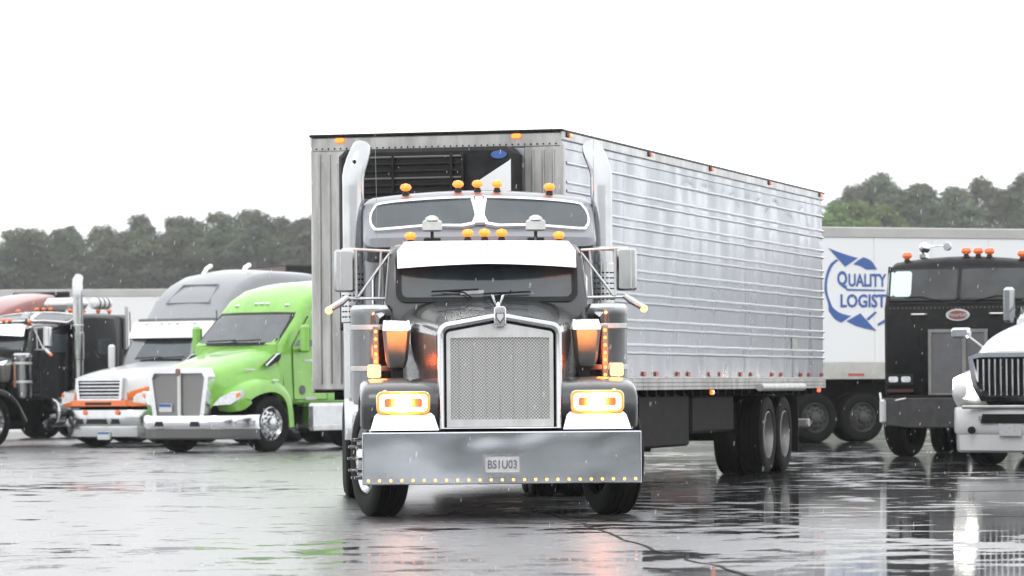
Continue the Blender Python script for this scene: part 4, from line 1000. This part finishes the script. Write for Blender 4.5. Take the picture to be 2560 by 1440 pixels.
mat('dull_rim', (.035, .035, .036), .5, 0, spec=.3, vary=.6, vscale=8, vcol=(.07, .07, .07))
mat('dark_red', (.05, .008, .008), .4)
# ------------------------------------------------------------------ black cab-over tractor
def cabover():
    T = thing('cabover_truck', 'black flat-fronted cab-over truck with oval badge, beside the white rounded truck', 'truck', (6.97, 61.2, 0), R(-18), 'trucks parked on the right')
    P = [(.06, .95), (0, 1.15), (0, 2.36), (.05, 2.44), (.22, 2.98), (.30, 3.08), (.5, 3.15), (2.3, 3.18), (2.3, .95)]
    cb = MB().body(P, 1.19, .10, .10, 2.4, tp(.035, 2.4), 10).make('cab', 'paint_cabover', T)
    dv = Vector((0, .17, .54)).normalized(); nv = Vector((0, -.54, .17)).normalized()
    def wp(x, t, e): return Vector((x, .055, 2.455))+dv*t+nv*e
    for sx, m_ in ((-1, 'glass_dark'), (1, 'glass_dark')):
        q = rrect(1.06, .50, .05, 4, sx*.56, .265)
        pn = MB().rings([[wp(x, t, e) for x, t in q] for e in (.0, .018)]).make('windshield_pane', m_, T)
        q2 = rrect(1.12, .56, .07, 4, sx*.56, .265)
        MB().rings([[wp(x, t, e) for x, t in p] for p, e in ((q2, .0), (q2, .026), (q, .026), (q, .01))], True, False).make('windshield_seal', 'black_trim', pn)
        MB().tube([wp(sx*.25, -.03, .03), wp(sx*.6, .05, .03), wp(sx*.85, .04, .03)], .010, 6).make('wiper', 'black_trim', pn)
    q = rrect(.28, .42, .05, 4, -.90, .27)
    MB().rings([[wp(x, t, e) for x, t in q] for e in (.012, .022)]).make('daylight_patch', 'glass_daylit', T)  # patch on the windshield, coloured as daylight coming through the cab
    q = rrect(.09, .40, .03, 4, -1.085, .27)
    MB().rings([[wp(x, t, e) for x, t in q] for e in (.010, .020)]).make('daylight_strip', 'glass_daylit', T)  # narrow strip at the windshield's edge in the same painted daylight
    gs = MB().ring_slab([(-.47, .96), (.47, .96), (.47, 2.0), (-.47, 2.0)], [(-.42, 1.0), (.42, 1.0), (.42, 1.95), (-.42, 1.95)], 'xz', -.035, .02).make('grille_frame', 'dull_alu', T)
    MB().slab([(-.425, .99), (.425, .99), (.425, 1.96), (-.425, 1.96)], 'xz', -.016, .01).make('grille_mesh', 'paint_darkgrey', gs)
    MB().box((0.10, -.03, 1.475), (.06, .03, .95), .006).make('grille_post', 'dull_alu', gs)
    bd = MB().slab(circle(.19, 24, 0, 2.22, .5), 'xz', -.022, .01, .004).make('oval_badge', 'alu', T)
    MB().slab(circle(.155, 24, 0, 2.22, .45), 'xz', -.027, -.02).make('badge_field', 'emblem_red', bd)
    text('badge_text', 'Peterbilt', .085, 'alu', bd, (0, -.029, 2.22), (math.pi/2, 0, 0), .002)
    for sx in (-1, 1):
        MB().tube([(sx*.62-.12, .0, 2.235), (sx*.62-.10, -.05, 2.235), (sx*.62+.10, -.05, 2.235), (sx*.62+.12, 0, 2.235)], .017, 8).make('grab_handle', 'alu', T)
        hl = MB().slab(rrect(.44, .17, .03, 4, sx*.93, 1.22), 'xz', -.02, .02, .006).make('headlight', 'black_trim', T)
        for k in (-.10, .10): MB().slab(rrect(.15, .09, .03, 3, sx*.93+k, 1.22), 'xz', -.03, -.018, .004).make('lens', 'lamp_clear', hl)
        MB().slab(rrect(.42, .05, .02, 3, sx*.93, 1.04), 'xz', -.015, .02, .004).make('indicator', 'dark_red', T)
        MB().slab([(.25, 2.46), (1.2, 2.46), (1.2, 2.95), (.40, 2.95)], 'yz', sx*1.17, sx*1.185, .004).make('side_window', 'glass_daylit', T)
        MB().slab([(.2, 1.0), (1.3, 1.0), (1.3, 3.0), (.35, 3.0), (.2, 2.44)], 'yz', sx*1.165, sx*1.18, .004).make('door', 'paint_cabover', T)
        wheel(T, (sx*1.03, .85, .52), sx, .52, .30, 'alu', R(-14))
        for y in (4.1, 5.4):
            wheel(T, (sx*1.10, y, .51), sx, .51, .27, 'dual'); wheel(T, (sx*.78, y, .51), -sx, .51, .27, 'dual')
        MB().lathe([(.28, 0), (.30, .03), (.30, 1.2), (.28, 1.23)], (sx*.92, 2.0, .72), 'y', 20).make('fuel_tank', 'polished', T)
    for z in (1.42, 2.40): MB().box((0, .0, z), (2.2, .008, .010)).make('panel_seam', 'chassis', cb)
    for x in (-.62, .62): MB().box((x, .0, 1.72), (.010, .008, .58)).make('panel_seam', 'chassis', cb)
    rv = MB()
    for i in range(34): rv.lathe([(.012, -.006), (.012, .004)], (-1.08+i*2.16/33, 0, 2.335), 'y', 6)
    rv.make('rivet_row', 'grey_plastic', cb, 0)['kind'] = 'stuff'
    bm_ = MB().slab([(-1.20, .93), (-1.15, .50), (-.75, .46), (.75, .46), (1.15, .50), (1.20, .93)], 'xz', -.16, -.02, .015).make('bumper', 'dull_rim', T)
    MB().box((-1.17, -.10, .72), (.10, .20, .38), .03).make('bumper_end', 'alu', bm_)
    MB().box((1.02, -.17, .86), (.14, .06, .16), .01).make('bumper_box', 'alu', bm_)
    MB().tube([(-1.45, .9, 1.0), (-1.30, .3, .90), (-1.15, -.12, .86), (-.80, -.17, .92)], .018, 8).make('bumper_brace', 'alu', bm_)
    MB().box((0, -.06, .95), (2.1, .14, .05), .01).make('bumper_step', 'chassis', T)
    for x in (-.92, -.02+.05, .22, .40, .92):
        bullet_light(T, (x, .55, 3.135-.10*(x/1.19)**2), 'amber_off', .13, .06)
    for x in (.05, .22, .40): pass
    hn = MB().tube([(-.45, .50, 3.32), (-.30, .50, 3.32)], .012, 8).lathe([(.02, -.10), (.03, 0), (.075, .10), (.09, .14)], (-.68, .62, 3.30), 'y', 16)
    hn.tube([(-.66, .5, 3.32), (-.40, .5, 3.32)], .012, 8).lathe([(.06, -.05), (.07, 0), (.05, .05), (.01, .06)], (-.26, .5, 3.31), 'y', 14).box((-.66, .60, 3.17), (.12, .12, .10), .02)
    hn.make('air_horn', 'chrome', T)
    mb = MB().box((0, 1.2, .80), (1.9, 1.6, .40)).box((0, .85, .52), (1.9, .14, .12))
    for sx in (-1, 1): mb.box((sx*.43, 3.3, .82), (.09, 5.4, .26))
    mb.box((0, 3.0, .75), (1.4, 1.6, .5)).box((0, 4.1, .51), (1.9, .14, .14)).box((0, 5.4, .51), (1.9, .14, .14))
    mb.make('chassis', 'chassis', T)
    return T
cabover()

# ------------------------------------------------------------------ box trailers in the back rows
def van_trailer(name, label, loc, rz, L, H, m='trailer_white', Z0=1.25, wheels=(1.3, 2.5), group=None, W=1.29, rail='trailer_grime', top='roof_grey'):
    T = thing(name, label, 'trailer', loc, rz, group)
    n = int(L//1.25)
    MB().box((0, L/2, (Z0+H)/2), (2*W-.03, L-.02, H-Z0-.02), .03).make('box_body', m, T)
    for sx in (-1, 1):
        for i in range(n):
            a = .05+i*(L-.1)/n; b = a+(L-.1)/n-.012
            MB().slab([(a, Z0+.34), (b, Z0+.34), (b, H-.20), (a, H-.20)], 'yz', sx*(W-.018), sx*(W-.004), .003).make('side_panel', m, T)
        MB().box((sx*(W-.005), L/2, Z0+.165), (.02, L, .33), .006).make('bottom_rail', rail, T)
        MB().box((sx*(W-.002), L/2, H-.10), (.035, L+.02, .20), .012).make('top_rail', top, T)
        for i in range(int(L/.9)): MB().box((sx*(W+.008), .45+i*.9, Z0+.09), (.008, .36, .05)).make('reflector', 'red_lens' if i % 2 == 0 else 'plate_white', T)
        for y in wheels:
            wheel(T, (sx*1.13, y, .49), sx, .49, .27, 'alu', 0, 'dull_rim'); wheel(T, (sx*.80, y, .49), -sx, .49, .27, 'dual', 0, 'dull_rim')
        MB().box((sx*.75, L-3, .65), (.12, .12, 1.2)).box((sx*.75, L-3, .06), (.25, .3, .06)).make('landing_leg', 'chassis', T)
        MB().slab(circle(.07, 14, wheels[1]+.62, Z0+.42), 'yz', sx*(W-.004), sx*(W+.018), .004).make('side_lamp', 'red_lens', T)
    MB().box((0, L/2, H-.004), (2*W-.04, L-.04, .03), .01).make('roof', top, T)
    mb = MB()
    for i in range(int(L/.6)): mb.box((0, .3+i*.6, Z0-.05), (2.4, .06, .10))
    for sx in (-1, 1): mb.box((sx*.5, (wheels[0]+wheels[1])/2, .95), (.1, 3.4, .5))
    for y in wheels: mb.box((0, y, .49), (1.9, .14, .14))
    mb.make('underframe', 'chassis', T)
    MB().box((0, .03, .55), (2.3, .10, .12), .02).box((-.6, .03, .85), (.1, .08, .7)).box((.6, .03, .85), (.1, .08, .7)).make('rear_guard', 'chassis', T)
    return T

mat('paint_maroon', (.06, .012, .012), .4, 0, coat=.3, vary=.4, vscale=3)
# white trailer with the blue lettering
LQ, YAWQ, HQ = (4.25, 78.07, 0), R(-66), 4.26
tq = van_trailer('box_trailer', 'white box trailer with blue arrow logo, behind the black cab-over', LQ, YAWQ, 14.6, HQ, wheels=(1.35, 2.42))
def on_side(px, py, xl=1.292):
    """where the line of sight through a photo pixel meets the trailer's side: (y, z) in its own frame"""
    c, s_ = math.cos(YAWQ), math.sin(YAWQ)
    lo, hi = -5., 20.
    for _ in range(60):
        y = (lo+hi)/2
        X = LQ[0]+xl*c-y*s_; Y = LQ[1]+xl*s_+y*c
        X2, Z = at(px, py, Y)
        if X < X2: lo = y
        else: hi = y
    return y, Z
def decal(name, pts, parent, x0=1.288, x1=1.294):
    q = [on_side(*p) for p in pts]
    return MB().slab(q, 'yz', x0, x1).make(name, 'logo_blue', parent, 0)
def curve(*pts, n=12): return resample(list(pts), n)
lg = decal('logo', [(2070.6, 620)]+curve((2094, 629), (2120, 638), (2145, 645), n=5)+[(2113, 667), (2094, 646)], tq)
decal('logo_arc', curve((2133, 661), (2146, 650), (2159, 643))[:]+curve((2159, 643), (2178, 652), (2193, 674))+[(2166, 674)]+curve((2166, 674), (2150, 665), (2133, 661)), lg)
decal('logo_arc', curve((2091, 648), (2076, 660), (2067, 680), (2062, 705), (2062, 730), (2070, 756))+curve((2081, 767), (2069, 735), (2068, 705), (2073, 684), (2082, 664), (2096, 651)), lg)
decal('logo_arc', curve((2070, 750), (2082, 768), (2100, 782), (2128, 790))+[(2103, 807)]+curve((2103, 807), (2086, 796), (2072, 777)), lg)
decal('logo_arrow', [(2116, 803), (2151, 783), (2165, 799), (2191, 827), (2165, 822), (2140, 815)], lg)
decal('logo_arc', [(2166, 797), (2187, 779), (2193, 781), (2172, 801)], lg)
decal('logo_arc', [(2193, 810), (2225, 790), (2250, 750), (2256, 752), (2232, 796), (2196, 815)], lg)
decal('logo_line', [(2114, 716), (2120, 722), (2212, 724), (2212, 728), (2118, 727), (2111, 719)], lg)
def word(body, x0, x1, yb, yt, bold):
    """lettering set between two photo columns and rows on the side of the trailer"""
    a, zt = on_side(x0, yt); b, _ = on_side(x1, yt); _, zb = on_side(x0, yb)
    o = text('lettering', body, 1.0, 'logo_blue', lg, (0, 0, 0), (math.pi/2, 0, math.pi/2), .004, bold)
    me = o.data
    xs_ = [v.co.x for v in me.vertices]; ys_ = [v.co.y for v in me.vertices]
    w_, h_ = max(xs_)-min(xs_), max(ys_)-min(ys_)
    kx, kz = (b-a)/w_, (zt-zb)/h_
    for v in me.vertices:
        v.co.x = (v.co.x-min(xs_))*kx; v.co.y = (v.co.y-min(ys_))*kz; v.co.z *= .6
    o.location = (1.292, a, zb)
word('Q', 2093, 2118, 721, 677, .035)
word('UALITY', 2121, 2216, 717, 684, .03)
word('LOGISTICS', 2101, 2262, 769, 735, .03)

BACK = 'trailers in the back row'
van_trailer('box_trailer', 'long white box trailer in the back row above the parked tractors', (-19.6, 111, 0), R(-84), 16.2, 3.98, wheels=(2.0, 3.25), Z0=1.2)
van_trailer('box_trailer', 'dark maroon box trailer with black roof edge, peeking out behind the green truck', (-6.15, 97, 0), R(-60), 12.5, 4.16, m='paint_maroon', Z0=1.2, wheels=(1.6, 2.9), rail='black_trim', top='black_trim')

# ------------------------------------------------------------------ tree line beyond the lot
def make_tree(seed, H, rad, base, airy, leaf):
    rnd = random.Random(seed)
    tr = MB()
    tr.tube([(0, 0, -.2), (rnd.uniform(-.2, .2), .1, H*.3), (rnd.uniform(-.3, .3), 0, H*.62), (rnd.uniform(-.4, .4), 0, H*.93)], [.26, .20, .11, .03], 8)
    blobs = []
    n = 62 if not airy else 44
    for i in range(n):
        t = rnd.random()
        z = base+(H-base)*t
        env = rad*math.sin(math.pi*min(1, .18+.80*t))**.7*(1 if t < .75 else 1-.55*(t-.75)/.25)
        a = rnd.uniform(0, 2*math.pi); rr = env*math.sqrt(rnd.random())*.95
        p = Vector((rr*math.cos(a), rr*math.sin(a), z)); b = rnd.uniform(.55, 1.15)*(.8 if airy else 1)
        blobs.append((p, b))
    for p, b in blobs[::2]:
        z0 = max(H*.18, p.z-rnd.uniform(1.5, 3.2))
        q = Vector((0, 0, z0))
        tr.tube([q, q.lerp(p, .55)+Vector((0, 0, -.2)), p], [.09, .05, .015], 5)
    vs, fs = [], []
    for p, b in blobs:
        k = int((150 if not airy else 100)*b*b)+20
        for _ in range(k):
            d = Vector((rnd.gauss(0, 1), rnd.gauss(0, 1), rnd.gauss(0, 1)*.8)).normalized()
            c = p+d*b*(rnd.random()**.45)*rnd.uniform(.8, 1.15)
            u = Vector((rnd.gauss(0, 1), rnd.gauss(0, 1), rnd.gauss(0, .6))).normalized()
            v = u.cross(d+Vector((.01, .3, .2))).normalized(); s_ = rnd.uniform(.10, .22)
            j = len(vs)
            vs += [c-u*s_, c+v*s_*.55, c+u*s_, c-v*s_*.55-d*s_*.3]
            fs.append((j, j+1, j+2, j+3))
    cr = MB(); cr.v = [tuple(x) for x in vs]; cr.f = fs
    to = tr.make('trunk', 'bark'); me = bpy.data.meshes.new('crown'); me.from_pydata(cr.v, [], cr.f); me.materials.append(M[leaf])
    d = to.data; bpy.data.objects.remove(to)
    return d, me
KIND = [make_tree(1, 14.0, 3.3, 5.0, False, 'leaf_dark'), make_tree(2, 13.2, 3.7, 4.5, False, 'leaf_dark'), make_tree(3, 15.0, 2.9, 5.5, True, 'leaf_dark'),
        make_tree(4, 12.6, 3.8, 4.0, False, 'leaf_dark'), make_tree(5, 14.4, 2.7, 6.0, True, 'leaf_dark'), make_tree(6, 12.0, 3.2, 3.5, False, 'leaf_light')]
rt = random.Random(77)
def tree(x, y, kind, top, rz, label, group):
    d, c = KIND[kind]
    zb = hill_at(x, y)
    T = thing('tree', label, 'tree', (x, y, zb-.2), rz, group)
    s_ = (top-zb)/(14.0, 13.2, 15.0, 12.6, 14.4, 12.0)[kind]
    T.scale = (1.75*rt.uniform(.9, 1.2), 1.75*rt.uniform(.9, 1.2), s_)
    link('trunk', d, T); link('crown', c, T)
def skyline(px, tab):
    for (a, ya), (b, yb) in zip(tab, tab[1:]):
        if a <= px <= b: return ya+(yb-ya)*(px-a)/(b-a)
    return tab[0][1] if px < tab[0][0] else tab[-1][1]
LTAB = [(-300, 560), (0, 572), (60, 566), (230, 562), (300, 580), (350, 545), (440, 538), (540, 540), (640, 522), (700, 545), (780, 535), (900, 520), (1100, 520)]
RTAB = [(1900, 520), (2060, 505), (2130, 470), (2200, 438), (2260, 448), (2330, 470), (2400, 468), (2450, 446), (2520, 462), (2560, 440), (2900, 430)]
def hill_h(x): return 10.5+4.5/(1+math.exp(-x/14))+1.2*noise.noise(Vector((x*.03, 0, 4)))
HP = [(505, 0, -.3), (528, .35, 0), (552, .85, 0), (575, 1, 0), (640, 1, 0), (690, .5, 0), (740, 0, -.3)]
hl_ = MB().sheet([[(x, y, hill_h(x)*k+b) for x in lin(-420, 420, 141)] for y, k, b in HP]).make('hill', 'grass', None, 180)
hl_['kind'] = 'structure'; hl_['label'] = 'low grassy rise under the distant trees'
def hill_at(x, y):
    for (a, ka, _), (b, kb, _) in zip(HP, HP[1:]):
        if a <= y <= b: return hill_h(x)*(ka+(kb-ka)*(y-a)/(b-a))
    return 0
ORD = ['first', 'second', 'third', 'fourth', 'fifth', 'sixth', 'seventh', 'eighth', 'ninth', 'tenth', 'eleventh', 'twelfth', 'thirteenth', 'fourteenth', 'fifteenth', 'sixteenth']
LOOK = ['rounded', 'broad', 'slim airy', 'broad', 'slim airy']
for row, (Y, step, drop) in enumerate(((574, 6.0, 30), (592, 5.6, 8), (612, 5.4, 0))):
    for tab, p0, p1, side, grp in ((LTAB, -60, 830, 'left-hand', 'trees of the left-hand wood'), (RTAB, 2030, 2640, 'right-hand', 'trees of the right-hand wood')):
        x = (p0-1280)*Y/F_PX; i = 0
        while x < (p1-1280)*Y/F_PX:
            px = 1280+x*F_PX/Y
            ty = skyline(px, tab)+drop*rt.uniform(.3, 1.6)+rt.uniform(-4, 12)
            top = CAM_H+(HOR-ty-(px-1280)*ROLL)*Y/F_PX
            k = rt.choice([0, 1, 2, 3, 4, 0, 1, 3])
            lab = 'hazy %s tree, %s from the left in the %s row of the %s wood' % (LOOK[k], ORD[i], ('nearest', 'middle', 'farthest')[row], side)
            tree(x, Y+rt.uniform(-4, 4), k, top, rt.uniform(0, 6.28), lab, grp)
            x += step*rt.uniform(.75, 1.25); i += 1
for (px, py, Y), w_ in zip(((2095, 515, 556), (2150, 512, 557), (2205, 520, 556)), ('first', 'second', 'third')):
    X, Z = at(px, py, Y)
    tree(X, Y, 5, Z, rt.uniform(0, 6), 'lighter yellow-green tree, %s of three to the right of the ribbed trailer' % w_, 'lighter green trees right of the ribbed trailer')

# ------------------------------------------------------------------ wood added behind the camera, unseen itself: it darkens reflections in chrome and glass
def reflection_wood():
    rn = random.Random(5); bm = bmesh.new(); vs, fs = [], []
    for i in range(44):
        x = -165+i*7.5+rn.uniform(-1.5, 1.5); y = -125+rn.uniform(-10, 8); H = rn.uniform(7, 11)
        for _ in range(260):
            t = rn.random(); r = 5.5*math.sin(math.pi*min(1, .25+.75*t))*math.sqrt(rn.random()); a = rn.uniform(0, 6.283)
            c = Vector((x+r*math.cos(a), y+r*math.sin(a), H*(.02+.98*t))); s_ = rn.uniform(.5, 1.0)
            u = Vector((rn.gauss(0, 1), rn.gauss(0, .5), rn.gauss(0, 1))).normalized(); v = u.cross(Vector((.2, 1, .3))).normalized()
            j = len(vs); vs += [c-u*s_, c+v*s_*.7, c+u*s_, c-v*s_*.7]; fs.append((j, j+1, j+2, j+3))
    me = bpy.data.meshes.new('wood'); me.from_pydata([tuple(v) for v in vs], [], fs); me.materials.append(M['leaf_dark'])
    o = link('wood', me); o['kind'] = 'stuff'; o['label'] = 'unseen dark wood added behind the camera for darker reflections'
reflection_wood()

# ------------------------------------------------------------------ falling rain
def rain():
    rn = random.Random(9); mb = MB()
    for _ in range(1100):
        Y = rn.uniform(20, 62); X = rn.uniform(-.14, .14)*Y; Z = rn.uniform(0, 1.15+.105*Y)
        r = .0016; l = rn.uniform(.012, .03); dx = l*.12
        mb.rings([[(X+r*math.cos(a), Y+r*math.sin(a), Z) for a in (0, 2.1, 4.2)], [(X+dx+r*math.cos(a), Y+r*math.sin(a), Z+l) for a in (0, 2.1, 4.2)]])
    me = bpy.data.meshes.new('rain'); me.from_pydata(mb.v, [], mb.f); me.materials.append(M['rain'])
    o = link('rain', me); o['kind'] = 'stuff'; o['label'] = 'fine drops of falling rain over the lot'
rain()

# ------------------------------------------------------------------ wet air
hz = MB().box((0, 300, 19.5), (1640, 1640, 42.0)).make('haze', 'chassis', None, 0)
hz['kind'] = 'stuff'; hz['label'] = 'thin rain haze over the whole lot'
hm = bpy.data.materials.new('haze'); hm.use_nodes = True; ht = hm.node_tree; ht.nodes.clear()
ho_ = ht.nodes.new('ShaderNodeOutputMaterial'); pv = ht.nodes.new('ShaderNodeVolumePrincipled')
pv.inputs['Color'].default_value = (.93, .94, .96, 1); pv.inputs['Density'].default_value = .00024; pv.inputs['Anisotropy'].default_value = .2
ht.links.new(pv.outputs[0], ho_.inputs['Volume'])
hz.data.materials.clear(); hz.data.materials.append(hm)
